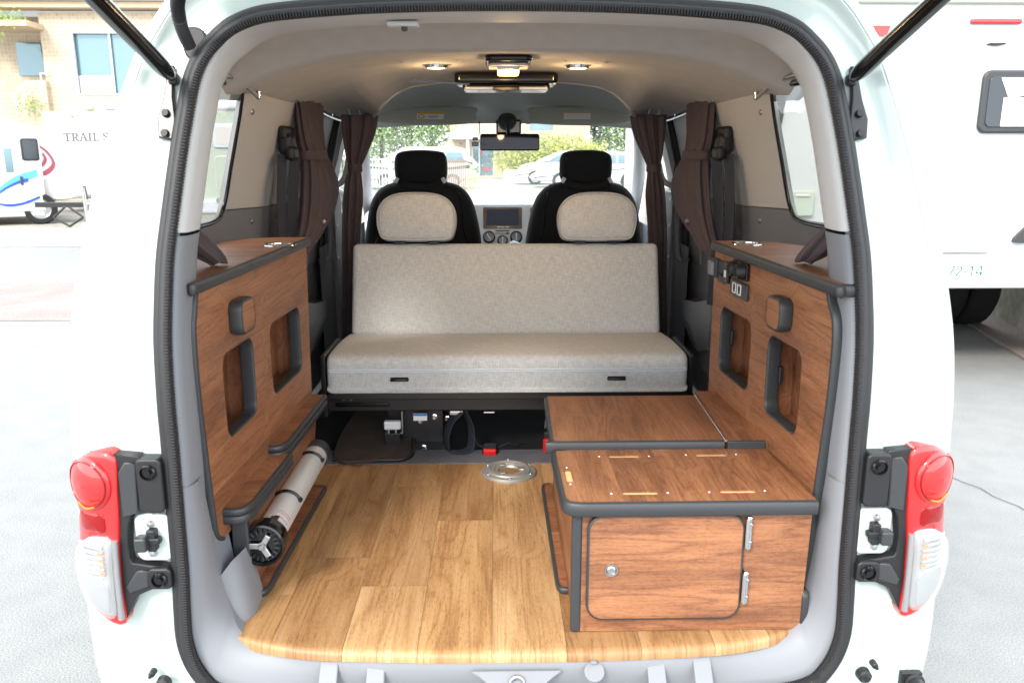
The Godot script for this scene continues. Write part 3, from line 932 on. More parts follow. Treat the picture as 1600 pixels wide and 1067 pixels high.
func van_cab():
	# A pillars and windscreen surround
	for s in [-1.0, 1.0]:
		var b := MB.new()
		b.tube(smooth3([Vector3(s * .60, 1.645, -2.74), Vector3(s * .655, 1.60, -2.76), Vector3(s * .70, 1.50, -2.86), Vector3(s * .745, 1.30, -3.15), Vector3(s * .775, 1.06, -3.50)]), .034, 10)
		part(van, "windscreen_pillar", b, "light_trim")
		b = MB.new()
		b.tube(smooth3([Vector3(s * .735, 1.62, -2.25), Vector3(s * .755, 1.45, -2.22), Vector3(s * .775, 1.25, -2.18), Vector3(s * .78, 1.0, -2.18)]), .03, 8)
		part(van, "door_seal", b, "rubber")
		b = MB.new()
		b.rbox(Vector3(s * .93, 1.17, -3.05), Vector3(.17, .20, .09), .035)
		part(van, "door_mirror", b, "gloss_black")
	# sun visors with their stickers
	for s in [-1.0, 1.0]:
		var x0: float = -.605 if s < 0 else .125
		var sh := smooth2([[x0 + .02, -.045], [x0 + .24, -.052], [x0 + .46, -.040], [x0 + .478, 0], [x0 + .465, .036], [x0 + .24, .036], [x0 + .02, .030], [x0, -.01]] if s < 0 else [[x0 + .02, -.040], [x0 + .24, -.052], [x0 + .46, -.045], [x0 + .48, -.01], [x0 + .46, .030], [x0 + .24, .036], [x0 + .014, .036], [x0, 0]], 5, true)
		var xf := frame(Vector3(0, 1.628, -2.66), Vector3(1, 0, 0), Vector3(0, .94, -.34).normalized())
		var b := MB.new()
		b.pillow(sh, -.012, .012, .009, xf)
		var v := part(van, "sun_visor", b, "cab_liner")
		b = MB.new()
		b.pillow(circle(Vector2(x0 + .24, -.012), .17, .026), 0, .0145, .003, xf)
		part(v, "visor_panel", b, "cab_liner")
		var lx: float = -.345 if s < 0 else .355
		b = MB.new()
		b.rbox(Vector3(lx, -.012, .0155), Vector3(.128, .034, .001), .0004, xf, 1)
		part(v, "sticker", b, "pale_label")
		b = MB.new()
		b.rbox(Vector3(lx, (.001 if s < 0 else .003), .0165), Vector3(.126, .008 if s < 0 else .003, .001), .0004, xf, 1)
		part(v, "sticker_band", b, "yellow_label")
		if s < 0:
			b = MB.new()
			b.prism(circle(Vector2(lx - .043, -.016), .016, .010), .0160, .0166, xf, [circle(Vector2(lx - .043, -.016), .013, .0075)])
			part(v, "sticker_ring", b, "red_label")
			b = MB.new()
			b.rbox(Vector3(lx + .015, -.014, .0163), Vector3(.05, .003, .0006), .0002, xf, 1)
			b.rbox(Vector3(lx + .012, -.020, .0163), Vector3(.04, .002, .0006), .0002, xf, 1)
			part(v, "sticker_lines", b, "letter_grey")
	# rear-view mirror
	var b2 := MB.new()
	b2.pillow(rrect(-.143, -.040, .143, .040, .012), -.02, 0.0, .006, frame(Vector3(.033, 1.500, -2.64), Vector3(1, 0, 0), Vector3(0, 1, -.03).normalized()))
	var mir := part(van, "rear_view_mirror", b2, "gloss_black")
	b2 = MB.new()
	b2.prism(rrect(-.137, -.034, .137, .034, .009), .0005, .0015, frame(Vector3(.033, 1.500, -2.64), Vector3(1, 0, 0), Vector3(0, 1, -.03).normalized()))
	part(mir, "mirror_glass", b2, "mirror")
	part(mir, "stalk", tubed([Vector3(.03, 1.51, -2.66), Vector3(.025, 1.56, -2.68), Vector3(.022, 1.60, -2.715)], .010), "edging")
	b2 = MB.new()
	b2.lathe(PackedVector2Array([Vector2(0, .02), Vector2(.02, .02), Vector2(.045, .004), Vector2(.046, 0)]), frame(Vector3(.022, 1.600, -2.73), Vector3(1, 0, 0), Vector3(0, .45, .89).normalized()), 24)
	part(mir, "suction_cup", b2, "edging")
	part(van, "sensor_housing", box(Vector3(.03, 1.575, -2.80), Vector3(.125, .07, .05), .01), "gloss_black")
	part(van, "toll_reader", box(Vector3(.128, 1.597, -2.82), Vector3(.024, .016, .02), .004), "gloss_black")
	var dc := thing("dash_camera", "small black dash camera hanging beside the rear-view mirror on a thin cable", "camera", Vector3(-.135, 1.50, -2.74))
	part(dc, "camera_body", box(Vector3(-.135, 1.492, -2.74), Vector3(.035, .022, .03), .004), "gloss_black")
	part(dc, "camera_mount", box(Vector3(-.135, 1.517, -2.75), Vector3(.028, .016, .025), .005), "gloss_black")
	part(dc, "camera_cable", tubed([Vector3(-.118, 1.525, -2.75), Vector3(-.114, 1.56, -2.76), Vector3(-.114, 1.60, -2.77)], .0025, 6), "gloss_black")
	# dashboard
	b2 = MB.new()
	var rows := []
	for q in [[1.13, -3.62, 0.0], [1.165, -3.40, 0.0], [1.182, -3.15, .01], [1.180, -3.04, .015], [1.160, -3.005, .01], [1.05, -2.985, 0], [.90, -2.96, 0], [.80, -3.02, 0]]:
		var row := PackedVector3Array()
		for j in 17:
			var x := (j - 8) / 8.0
			row.append(Vector3(x * .74, q[0] + q[2] * cos(x * PI) - .035 * smoothstep(.30, .50, absf(x)) * (1.0 if q[1] > -3.3 else .2), q[1] - .05 * x * x))
		rows.append(row)
	b2.grid(rows)
	var db := part(van, "dashboard", b2, "silver_trim")
	var cx := .0
	b2 = MB.new()
	b2.pillow(rrect(-.215, -.22, .215, .075, .05), -.05, .012, .010, frame(Vector3(cx, 1.112, -2.975), Vector3(1, 0, 0), Vector3(0, .985, -.17)))
	var cp := part(van, "centre_console", b2, "silver_trim")
	var xf2 := frame(Vector3(cx, 1.112, -2.972), Vector3(1, 0, 0), Vector3(0, .985, -.17))
	b2 = MB.new(); b2.rbox(Vector3(0, .0, .012), Vector3(.205, .112, .012), .003, xf2)
	part(cp, "radio_frame", b2, "gloss_black")
	b2 = MB.new(); b2.rbox(Vector3(0, .003, .0195), Vector3(.172, .086, .002), .001, xf2, 1)
	part(cp, "radio_screen", b2, "screen")
	for k in 3:
		b2 = MB.new(); b2.rbox(Vector3(-.02 + .022 * k, -.048, .019), Vector3(.017, .006, .004), .002, xf2, 1)
		part(cp, "radio_button", b2, "silver_trim")
	for q in [[-.072, -.100, .033], [.072, -.100, .033], [0, -.118, .028]]:
		b2 = MB.new()
		b2.lathe(PackedVector2Array([Vector2(0, .026), Vector2(q[2] * .75, .026), Vector2(q[2] * .85, .008), Vector2(q[2], .006), Vector2(q[2], 0)]), Transform3D(xf2.basis * Basis(Vector3(1, 0, 0), PI / 2), xf2 * Vector3(q[0], q[1], .010)), 26)
		var kn := part(cp, "heater_knob", b2, "gloss_black")
		b2 = MB.new(); b2.rbox(Vector3.ZERO, Vector3(.004, q[2] * 1.2, .006), .001, Transform3D(xf2.basis * Basis(Vector3(0, 0, 1), .6 if q[0] < 0 else 0.0), xf2 * Vector3(q[0], q[1], .036)), 1)
		kn.set_meta("label", "black round heater knob with a pale pointer")
		part(cp, "knob_pointer", b2, "silver_trim")
	b2 = MB.new(); b2.rbox(Vector3(0, -.067, .013), Vector3(.075, .006, .006), .002, xf2, 1); b2.rbox(Vector3(0, -.080, .013), Vector3(.075, .004, .006), .001, xf2, 1); b2.rbox(Vector3(.025, -.080, .018), Vector3(.016, .010, .010), .003, xf2, 1)
	part(cp, "heater_slider", b2, "gloss_black")
	for s in [-1.0, 1.0]:
		b2 = MB.new(); b2.rbox(Vector3(s * .170, .012, .013), Vector3(.045, .088, .008), .004, xf2)
		var ve := part(cp, "air_vent", b2, "gloss_black")
		for k in 4:
			b2 = MB.new(); b2.rbox(Vector3(s * .170 - .015 + .010 * k, .012, .018), Vector3(.002, .078, .006), .0008, xf2, 1)
			part(cp, "vent_fin", b2, "edging" if k != 1 else "silver_trim")
	part(van, "gear_lever", tubed([Vector3(.02, .93, -2.86), Vector3(.035, .985, -2.84), Vector3(.055, .998, -2.82), Vector3(.085, .990, -2.81)], [.010, .011, .014, .010]), "silver_trim")
	# front seats
	for s in [-1.0, 1.0]:
		var c: float = s * .372
		var st := thing("front_seat", "black front seat of the cab behind the %s bench headrest" % ("left" if s < 0 else "right"), "car seat", Vector3(c, .5, -2.4), "black front seats")
		var out := smooth2([[-.21, -.50], [-.268, -.30], [-.271, -.14], [-.252, 0], [-.220, .10], [-.16, .155], [-.06, .172], [.06, .172], [.16, .155], [.220, .10], [.252, 0], [.271, -.14], [.268, -.30], [.21, -.50]], 4, true)
		b2 = MB.new()
		b2.pillow(out, -.07, .07, .055, frame(Vector3(c, 1.155, -2.40), Vector3(1, 0, 0), Vector3(0, .98, .18).normalized()), .02)
		part(st, "backrest", b2, "seat_cloth")
		for t in [-1.0, 1.0]:
			var seams := MB.new()
			var pts := []
			for q in [[.175, .135], [.185, .06], [.19, -.04], [.215, -.10], [.24, -.13]]: pts.append(Vector3(c + t * q[0], 1.155 + q[1] * .98 - .01, -2.40 + q[1] * .18 + .076))
			seams.tube(smooth3(pts, 4), .002, 5)
			part(st, "seam", seams, "gloss_black")
		b2 = MB.new()
		b2.rbox(Vector3(c, .79, -2.62), Vector3(.50, .16, .50), .06)
		part(st, "cushion", b2, "seat_cloth")
		part(st, "seat_base", box(Vector3(c, .60, -2.62), Vector3(.42, .22, .42), .02), "black_plastic")
		var hr := smooth2([[-.108, -.052], [-.118, 0], [-.112, .055], [-.085, .075], [0, .082], [.085, .075], [.112, .055], [.118, 0], [.108, -.052], [.06, -.066], [-.06, -.066]], 4, true)
		b2 = MB.new()
		b2.pillow(hr, -.06, .05, .035, frame(Vector3(c, 1.380, -2.38), Vector3(1, 0, 0), Vector3(0, .99, .1).normalized()), .006)
		var h := part(st, "headrest", b2, "seat_cloth")
		b2 = MB.new()
		b2.tube(smooth3([Vector3(c - .10, 1.330, -2.34), Vector3(c - .07, 1.309, -2.325), Vector3(c, 1.298, -2.32), Vector3(c + .07, 1.309, -2.325), Vector3(c + .10, 1.330, -2.34)]), .020, 10)
		part(h, "headrest_roll", b2, "seat_cloth")
		for t in [-1.0, 1.0]:
			part(h, "headrest_clip", box(Vector3.ZERO, Vector3(.017, .026, .012), .004, Transform3D(Basis(Vector3(0, 0, 1), t * .5), Vector3(c + t * .105, 1.332, -2.318))), "white_plastic")
func on_corner(x: float, y: float, lift := 0.0) -> Vector3:
	# a point on the rounded rear corner of the body at half-width x and height y
	var a := absf(x)
	var w := outer_x(y)
	var t := clampf((a - (w - .13)) / .13, 0.0, 1.0)
	var z := -.22 * (1.0 - sqrt(maxf(1.0 - t * t * .97, 0.0)))
	var nn := Vector3(signf(x) * t, 0, sqrt(maxf(1 - t * t, .03))).normalized()
	return Vector3(x, y, z + rear_z(y)) + nn * lift
func blob(outline: PackedVector2Array, lift: float, mb: MB, dome := .35, c := Vector2.ZERO, under := .02):
	# a lens: the outline laid on the body corner, raised by lift with a rounded shoulder
	var cc := Vector2.ZERO
	for p in outline: cc += p / outline.size()
	var rows := []
	for k in [[1.0, -under], [1.0, lift * .55], [.985, lift * .82], [.95, lift * .97], [.90, lift], [.7, lift * (1 + dome * .5)], [.4, lift * (1 + dome * .9)], [.02, lift * (1 + dome)]]:
		var row := PackedVector3Array()
		for p in outline:
			var e: Vector2 = cc + (p - cc) * k[0]
			row.append(on_corner(e.x, e.y, k[1]))
		rows.append(row)
	mb.grid(rows, true)
func tail_lamps():
	for s in [-1.0, 1.0]:
		var side := "left" if s < 0 else "right"
		var fl := func(pts: Array) -> PackedVector2Array:
			var o := PackedVector2Array()
			for p in pts: o.append(Vector2(p.x * s, p.y))
			return o
		var b := MB.new()
		var out := smooth2([[.716, .930], [.757, .937], [.797, .916], [.813, .880], [.810, .842], [.801, .818], [.806, .796], [.812, .755], [.822, .722], [.822, .682], [.806, .635], [.782, .611], [.732, .598], [.730, .675], [.727, .742], [.721, .80], [.717, .86]], 5, true)
		blob(fl.call(out), .018, b, .1)
		var L := part(van, "tail_lamp", b, "red_lens", "red and clear tail lamp on the %s rear corner" % side)
		# upper round lens: a clear red dome over ringed reflectors
		b = MB.new()
		blob(fl.call(circle(Vector2(.766, .877), .041, .051)), .024, b, .45, Vector2.ZERO, 0.0)
		part(L, "upper_lens", b, "red_lens")
		b = MB.new()
		var ring := PackedVector3Array()
		for k in 29: ring.append(on_corner(s * (.766 + .034 * cos(TAU * k / 28)), .877 + .043 * sin(TAU * k / 28), .0268))
		b.tube(ring, .0015, 6, false)
		part(L, "lens_ring", b, "deep_red")
		for k in 6:
			b = MB.new()
			var y := .850 + k * .009
			b.tube(PackedVector3Array([on_corner(s * .742, y, .0300), on_corner(s * .752, y - .002, .0318), on_corner(s * .760, y + .001, .0322)]), .0011, 6)
			part(L, "lens_flute", b, "amber_red")
		b = MB.new()
		b.tube(smooth3([on_corner(s * .752, .838, .0285), on_corner(s * .768, .833, .029), on_corner(s * .784, .841, .028)]), .0022, 8)
		part(L, "amber_mark", b, "amber")
		# middle reflector
		b = MB.new()
		blob(fl.call(rrect(.742, .782, .795, .822, .010)), .0205, b, .1, Vector2.ZERO, 0.0)
		part(L, "middle_reflector", b, "deep_red")
		# lower clear lens: fluted top half with amber behind, smooth bottom half
		b = MB.new()
		var low := smooth2([[.735, .772], [.766, .776], [.790, .760], [.803, .730], [.804, .692], [.793, .654], [.773, .628], [.742, .618], [.738, .66], [.736, .72]], 5, true)
		blob(fl.call(low), .024, b, .2, Vector2.ZERO, 0.0)
		part(L, "lower_lens", b, "clear_lens")
		b = MB.new()
		blob(fl.call(smooth2([[.748, .694], [.782, .700], [.796, .688], [.788, .656], [.771, .634], [.749, .628]], 5, true)), .0305, b, .1, Vector2.ZERO, 0.0)
		part(L, "reversing_reflector", b, "reflector")
		for k in 6:
			b = MB.new()
			var y := .706 + k * .0105
			b.tube(smooth3([on_corner(s * .748, y, .028), on_corner(s * .770, y + .001, .0295), on_corner(s * .783, y, .0285), on_corner(s * .793, y - .001, .0255)]), .0036, 8)
			part(L, "lens_flute", b, "reflector")
		b = MB.new()
		for k in 4: b.rbox(Vector3.ZERO, Vector3(.010, .0062, .003), .0014, Transform3D(Basis(), on_corner(s * .750, .711 + k * .0130, .0325)), 1)
		part(L, "amber_mark", b, "amber")
		b = MB.new()
		blob(fl.call(low), .036, b, .12, Vector2.ZERO, 0.0)
		part(L, "lens_cover", b, "lens_glass")
		# inner clear strip
		b = MB.new()
		b.tube(PackedVector3Array([on_corner(s * .731, .770, .020), on_corner(s * .733, .70, .021), on_corner(s * .735, .612, .019)]), .006, 8)
		part(L, "clear_edge", b, "clear_lens")
		# black patterned filler panel and its two screwed feet
		b = MB.new()
		var z0 := -.012
		b.pillow(fl.call(poly2([[.722, .934], [.676, .930], [.674, .905], [.690, .905], [.698, .82], [.706, .80], [.711, .76], [.711, .73], [.708, .722], [.675, .716], [.640, .712], [.640, .672], [.675, .668], [.705, .655], [.734, .60], [.732, .68], [.728, .76], [.722, .84]])), z0, .012, .003)
		var fp := part(van, "lamp_filler_panel", b, "black_plastic")
		b = MB.new()
		b.pillow(fl.call(rrect(.634, .824, .680, .927, .010)), z0, .021, .004)
		part(fp, "upper_foot", b, "black_plastic")
		b = MB.new()
		b.pillow(fl.call(rrect(.636, .672, .679, .714, .010)), z0, .021, .004)
		part(fp, "lower_foot", b, "black_plastic")
		for q in [[[.680, .917], [.700, .92], [.714, .90], [.714, .815], [.684, .822]], [[.678, .708], [.700, .708], [.722, .676], [.716, .662], [.68, .675]]]:
			b = MB.new()
			b.pillow(fl.call(poly2(q)), z0, .017, .004)
			part(fp, "moulded_wedge", b, "edging")
		for q in [[.657, .903], [.657, .693]]:
			var sc := MB.new()
			sc.lathe(PackedVector2Array([Vector2(0, .006), Vector2(.006, .006), Vector2(.0065, .001), Vector2(.0105, .001), Vector2(.0125, .006), Vector2(.0145, .003), Vector2(.0145, -.003)]), Transform3D(Basis(Vector3(1, 0, 0), PI / 2), Vector3(s * q[0], q[1], .0215)), 20)
			part(fp, "screw", sc, "gloss_black")
		# pale recess with the side striker
		b = MB.new()
		b.pillow(fl.call(rrect(.634, .722, .700, .815, .016)), -.010, .004, .003)
		var rc := part(van, "striker_recess", b, "paint")
		b = MB.new()
		b.rbox(Vector3(s * .666, .768, .010), Vector3(.016, .042, .020), .003)
		b.rbox(Vector3(s * .662, .768, .014), Vector3(.024, .012, .016), .003)
		part(rc, "striker_bracket", b, "black_plastic")
		part(rc, "striker_wedge", box(Vector3(s * .681, .766, .022), Vector3(.022, .028, .024), .005), "edging")
		for y in [.797, .738]:
			b = MB.new()
			b.lathe(PackedVector2Array([Vector2(0, .006), Vector2(.0055, .005), Vector2(.007, 0)]), Transform3D(Basis(Vector3(1, 0, 0), PI / 2), Vector3(s * .670, y, .005)), 14)
			part(rc, "bolt", b, "steel")
		# rubber buffers low on the rear panel
		for q in [[.697, .487, .006], [.676, .468, .013]]:
			b = MB.new()
			b.lathe(PackedVector2Array([Vector2(0, .012), Vector2(q[2] * .5, .012), Vector2(q[2] * .7, .006), Vector2(q[2], .004), Vector2(q[2] * 1.1, -.01)]), Transform3D(Basis(Vector3(1, 0, 0), PI / 2), Vector3(s * q[0], q[1], .0 + q[2])), 18)
			part(van, "rubber_buffer", b, "black_plastic")
	var b3 := MB.new()
	b3.lathe(PackedVector2Array([Vector2(0, .03), Vector2(.014, .03), Vector2(.015, .008), Vector2(.02, .006), Vector2(.02, -.01)]), Transform3D(Basis(Vector3(1, 0, 0), PI / 2) , Vector3(.775, .452, .01)), 20)
	b3.rbox(Vector3(.77, .452, .006), Vector3(.042, .042, .012), .003)
	part(van, "towing_socket", b3, "black_plastic")
func rear_plane(y0: float) -> Transform3D:
	var a := -atan(.48 * sqrt(y0 - 1.0))
	return Transform3D(Basis(Vector3(1, 0, 0), a), Vector3(0, y0 - y0 * cos(a), rear_z(y0) - y0 * sin(a) - .012))
func van_fittings():
	# gas struts holding the tailgate, with their brackets
	for s in [-1.0, 1.0]:
		var a := Vector3(s * .611, 1.585, -.145)
		var d := Vector3(s * -.002, .084, .266).normalized()
		var b := MB.new()
		b.tube(PackedVector3Array([a + d * .01, a + d * .03, a + d * .05, a + d * .62]), PackedFloat32Array([.008, .013, .0145, .0145]), 16)
		b.tube(PackedVector3Array([a + d * .62, a + d * .95]), .006, 10)
		var st := part(van, "gas_strut", b, "gloss_black")
		b = MB.new(); b.rbox(a, Vector3(.016, .022, .022), .006)
		part(st, "ball_joint", b, "black_plastic")
		b = MB.new()
		b.pillow(poly2([[s * .606, 1.472], [s * .634, 1.476], [s * .638, 1.51], [s * .630, 1.545], [s * .622, 1.610], [s * .612, 1.610], [s * .610, 1.55], [s * .604, 1.51]]), 0, .012, .003, rear_plane(1.54))
		var br := part(van, "strut_bracket", b, "black_steel")
		for y in [1.490, 1.525]:
			b = MB.new()
			b.lathe(PackedVector2Array([Vector2(0, .006), Vector2(.006, .006), Vector2(.0075, 0)]), Transform3D(Basis(Vector3(1, 0, 0), PI / 2 - .25), Vector3(s * .621, y, rear_z(y) + .002)), 12)
			part(br, "bolt", b, "black_plastic")
	# ribbed cable conduit from the left header into the tailgate
	var path := smooth3([Vector3(-.578, 1.640, -.145), Vector3(-.580, 1.662, -.125), Vector3(-.580, 1.685, -.110), Vector3(-.572, 1.708, -.09), Vector3(-.545, 1.732, -.06), Vector3(-.50, 1.765, -.03), Vector3(-.45, 1.83, .02)], 8)
	var fine := PackedVector3Array()
	var rad := PackedFloat32Array()
	var cv := Curve3D.new()
	for p in path: cv.add_point(p)
	var n := 130
	for i in n:
		fine.append(cv.sample_baked(cv.get_baked_length() * i / (n - 1)))
		rad.append((.0125 if i % 2 else .0095) if i > 20 else .0115)
	var b := MB.new()
	b.tube(fine, rad, 14)
	var cd := part(van, "cable_conduit", b, "rubber")
	b = MB.new()
	b.pillow(smooth2([[-.60, 1.652], [-.598, 1.672], [-.580, 1.678], [-.562, 1.670], [-.556, 1.648], [-.560, 1.622], [-.575, 1.612], [-.594, 1.625]], 4, true), 0, .010, .004, rear_plane(1.645))
	part(cd, "grommet", b, "rubber")

# ---------------------------------------------------------------- camper furniture
func floor_and_rugs():
	# vinyl floor: boards 144 mm wide, each a strip of its own, rolled over at the sill
	var fl := thing("wood_floor", "warm oak-look plank floor covering the load bay", "floor", Vector3(0, .53, -.45))
	var b := MB.new()
	b.rbox(Vector3(0, .516, -.53), Vector3(1.16, .012, .84), .003)
	part(fl, "floor_board", b, "plank_3")
	rng.seed = 11
	var front := func(x: float) -> float:
		# the curved rear edge
		return .016 - .012 * smoothstep(.1, .42, absf(x)) - .055 * pow(clampf((absf(x) - .34) / .22, 0, 1), 2.0)
	var xs := [-.588, -.477, -.334, -.190, -.047, .097, .241, .385, .50, .588]
	var cuts := [[-.20], [-.365, .0], [-.235, -.78], [-.56, .0], [-.85, .0], [-.158, -.80], [-.42], [-.55], [-.3]]
	var tones := [[2, 4], [1, 3, 5], [4, 1, 0], [3, 2, 0], [1, 0, 4], [2, 1, 3], [4, 1], [1, 4], [0, 1]]
	for i in xs.size() - 1:
		var zz := [-.955]
		var cc: Array = cuts[i].duplicate()
		cc.sort()
		for c in cc:
			if c < -.01: zz.append(c)
		zz.append(99.0)
		for k in zz.size() - 1:
			b = MB.new()
			var rows := []
			var g := .0004
			var u0 := rng.randf() ; var v0 := rng.randf()
			var cols := 5
			var zs := PackedFloat32Array()
			var last: bool = zz[k + 1] > 1.0
			var z1: float = .0 if last else zz[k + 1] - g
			for q in 7: zs.append(lerpf(zz[k] + g, minf(z1, -.06) if last else z1, q / 6.0))
			var uvs := []
			for z in zs:
				var row := PackedVector3Array()
				for j in cols: row.append(Vector3(lerpf(xs[i] + g, xs[i + 1] - g, j / (cols - 1.0)), .530, z))
				rows.append(row)
			if last:
				for q in [[.55, 0.0], [.8, -.001], [.92, -.004], [1.0, -.011], [1.0, -.022]]:
					var row := PackedVector3Array()
					for j in cols:
						var x := lerpf(xs[i] + g, xs[i + 1] - g, j / (cols - 1.0))
						row.append(Vector3(x, .530 + q[1], lerpf(-.06, front.call(x), q[0])))
					rows.append(row)
			b.grid(rows)
			for j in b.v.size(): b.uv[j] = Vector2(b.v[j].z * .95 + u0, b.v[j].x * .95 + v0)
			# dark joint sides
			part(fl, "plank", b, "plank_%d" % tones[i][mini(k, tones[i].size() - 1)])
	# carpet edge and rug ahead of it
	b = MB.new()
	b.rbox(Vector3(-.10, .524, -1.01), Vector3(1.10, .018, .12), .006)
	single("carpet_strip", "grey flecked carpet strip along the front edge of the plank floor", "carpet", b, "carpet")
	b = MB.new()
	b.pillow(smooth2([[-.535, .975], [-.36, .965], [-.315, .985], [-.305, 1.05], [-.34, 1.36], [-.40, 1.46], [-.535, 1.46]], 5, true), 0, .012, .004, frame(Vector3(0, .536, 0), Vector3(1, 0, 0), Vector3(0, 0, -1)))
	var rg := thing("floor_mat", "dark brown tufted mat with bound edge under the left of the bench", "mat", Vector3(-.43, .53, -1.2))
	part(rg, "pile", b, "rug")
	b = MB.new()
	b.tube(smooth3([Vector3(-.535, .542, -.968), Vector3(-.36, .542, -.958), Vector3(-.312, .542, -.978), Vector3(-.30, .542, -1.05), Vector3(-.335, .542, -1.36)], 5), .0065, 8)
	part(rg, "bound_edge", b, "black_plastic")
	# round table-leg socket let into the floor
	var so := thing("table_leg_socket", "round brushed metal table-leg socket screwed to the plank floor", "socket", Vector3(.0, .53, -.882))
	b = MB.new()
	b.lathe(PackedVector2Array([Vector2(.083, 0), Vector2(.083, .004), Vector2(.079, .008), Vector2(.066, .010), Vector2(.064, .013), Vector2(.056, .0145), Vector2(.052, .012), Vector2(.046, .0125), Vector2(.040, .009), Vector2(.034, .009), Vector2(.031, .003), Vector2(.031, .001)]), Transform3D(Basis(), Vector3(0, .530, -.882)), 48)
	part(so, "flange", b, "satin_steel")
	b = MB.new()
	b.lathe(PackedVector2Array([Vector2(0, .0025), Vector2(.031, .0025)]), Transform3D(Basis(), Vector3(0, .530, -.882)), 24)
	part(so, "cup_bottom", b, "plank_3")
	for k in 6:
		b = MB.new()
		b.lathe(PackedVector2Array([Vector2(0, .003), Vector2(.0035, .003), Vector2(.0045, 0)]), Transform3D(Basis(), Vector3(.072 * cos(TAU * k / 6 + .5), .539, -.882 + .072 * sin(TAU * k / 6 + .5))), 10)
		part(so, "screw", b, "chrome")
	for k in 3: part(so, "catch", box(Vector3(.036 * cos(TAU * k / 3), .541, -.882 + .036 * sin(TAU * k / 3)), Vector3(.016, .006, .012), .002, Transform3D()), "steel")
func screws(o: Node3D, pts: Array, m: String, n := Vector3.UP, called := "screw", r := .004):
	for p in pts:
		var b := MB.new()
		var x := Vector3.RIGHT if absf(n.x) < .8 else Vector3.BACK
		var z := x.cross(n).normalized()
		b.lathe(PackedVector2Array([Vector2(0, .0014), Vector2(r * .7, .0012), Vector2(r, 0)]), Transform3D(Basis(n.cross(z), n, z), p), 12)
		part(o, called, b, m)
func side_cabinet(right: bool):
	var s := 1.0 if right else -1.0
	var far := Vector3(.548, 0, -.765) if right else Vector3(-.562, 0, -.88)
	var near := Vector3(.583, 0, -.06) if right else Vector3(-.592, 0, -.11)
	var d := (near - far).normalized()
	var L := (near - far).length()
	var xf := frame(far, d, Vector3.UP)          # local z points to -x: the aisle on the right, the wall on the left
	var o := 1.0 if right else -1.0              # local z of the aisle
	var nm := "right" if right else "left"
	var c := thing("side_cabinet", "tall wood side cabinet on the %s with two hatches%s" % [nm, " and power sockets" if right else " above a narrow ledge"], "cabinet", Vector3(s * .62, .53, -.45), "side cabinets")
	var T := .018
	var pan: PackedVector2Array
	if right: pan = smooth2([[L - .036, .535], [L - .026, .70], [L - .012, .85], [L + .004, 1.0], [L + .006, 1.10], [L - .002, 1.155], [L - .025, 1.185], [L - .035, 1.204]], 4)
	else: pan = smooth2([[L - .035, .692], [L - .006, .712], [L + .004, .76], [L + .016, .90], [L + .024, 1.04], [L + .020, 1.13], [L + .010, 1.165], [L - .006, 1.204]], 4)
	var edge := pan.duplicate()
	pan.append(Vector2(0, 1.204))
	pan.append(Vector2(.012, .535) if right else Vector2(.035, .692))
	var holes := []
	var hs := [[.078, .898, .298, 1.068], [.408, .888, .586, 1.066]] if right else [[.108, .880, .362, 1.056], [.488, .880, .672, 1.058]]
	for h in hs: holes.append(rrect(h[0], h[1], h[2], h[3], .028))
	var d0 := -T if right else 0.0
	var d1 := 0.0 if right else T
	var b := MB.new()
	b.prism(pan, d0, d1, xf, holes)
	part(c, "face_panel", b, "wood_long")
	b = MB.new()
	b.band(edge, false, d0 - .001, d1 + .001, .006, xf, Geometry2D.is_polygon_clockwise(pan) != Geometry2D.is_polygon_clockwise(edge))
	part(c, "edging", b, "edging")
	b = MB.new()
	b.rbox(xf * Vector3(-.004 if right else .012, .96 if right else .95, (d0 + d1) / 2), Vector3(.008, .49, T), .003, Transform3D())
	part(c, "edging", b, "edging")
	for i in 2:
		var h: Array = hs[i]
		b = MB.new()
		b.band(holes[i], true, d0 - .012 * (1.0 if right else 0.0), d1 + .012 * (0.0 if right else 1.0), .003, xf, true)
		part(c, "hatch_edging", b, "edging")
		# the recess behind
		b = MB.new()
		var zb := -o * .075
		var q := [Vector2(h[0] - .03, h[1] - .02), Vector2(h[2] + .03, h[1] - .02), Vector2(h[2] + .03, h[3] + .02), Vector2(h[0] - .03, h[3] + .02)]
		var zf := d0 if right else d1
		for k in 4:
			var p: Vector2 = q[k]; var r: Vector2 = q[(k + 1) % 4]
			b.quad(xf * Vector3(p.x, p.y, zf), xf * Vector3(r.x, r.y, zf), xf * Vector3(r.x, r.y, zb), xf * Vector3(p.x, p.y, zb))
		b.quad(xf * Vector3(q[0].x, q[0].y, zb), xf * Vector3(q[1].x, q[1].y, zb), xf * Vector3(q[2].x, q[2].y, zb), xf * Vector3(q[3].x, q[3].y, zb))
		part(c, "recess", b, "wood_upright")
		b = MB.new()
		b.rbox(xf * Vector3(h[0] + .006 if right else h[2] - .006, h[1] + .085, -o * .030), Vector3(.010, .040, .014), .003)
		part(c, "recess_clip", b, "black_plastic")
	# raised turn-latch with a thick edge
	var la := [.452, 1.096, .525, 1.160] if right else [.538, 1.090, .618, 1.156]
	var lp := rrect(la[0], la[1], la[2], la[3], .018)
	b = MB.new()
	b.prism(lp, 0, o * .028, xf)
	var lt := part(c, "latch_block", b, "wood_long")
	b = MB.new()
	b.band(lp, true, minf(0, o * .028), maxf(0, o * .028) + .0, .0045, xf)
	part(lt, "latch_edging", b, "edging")
	# worktop above, out to the side wall
	var wt := smooth2([[0, 0], [L - .03, 0], [L + .012, .008], [L + .025, .04]], 5)
	var front := wt.duplicate()
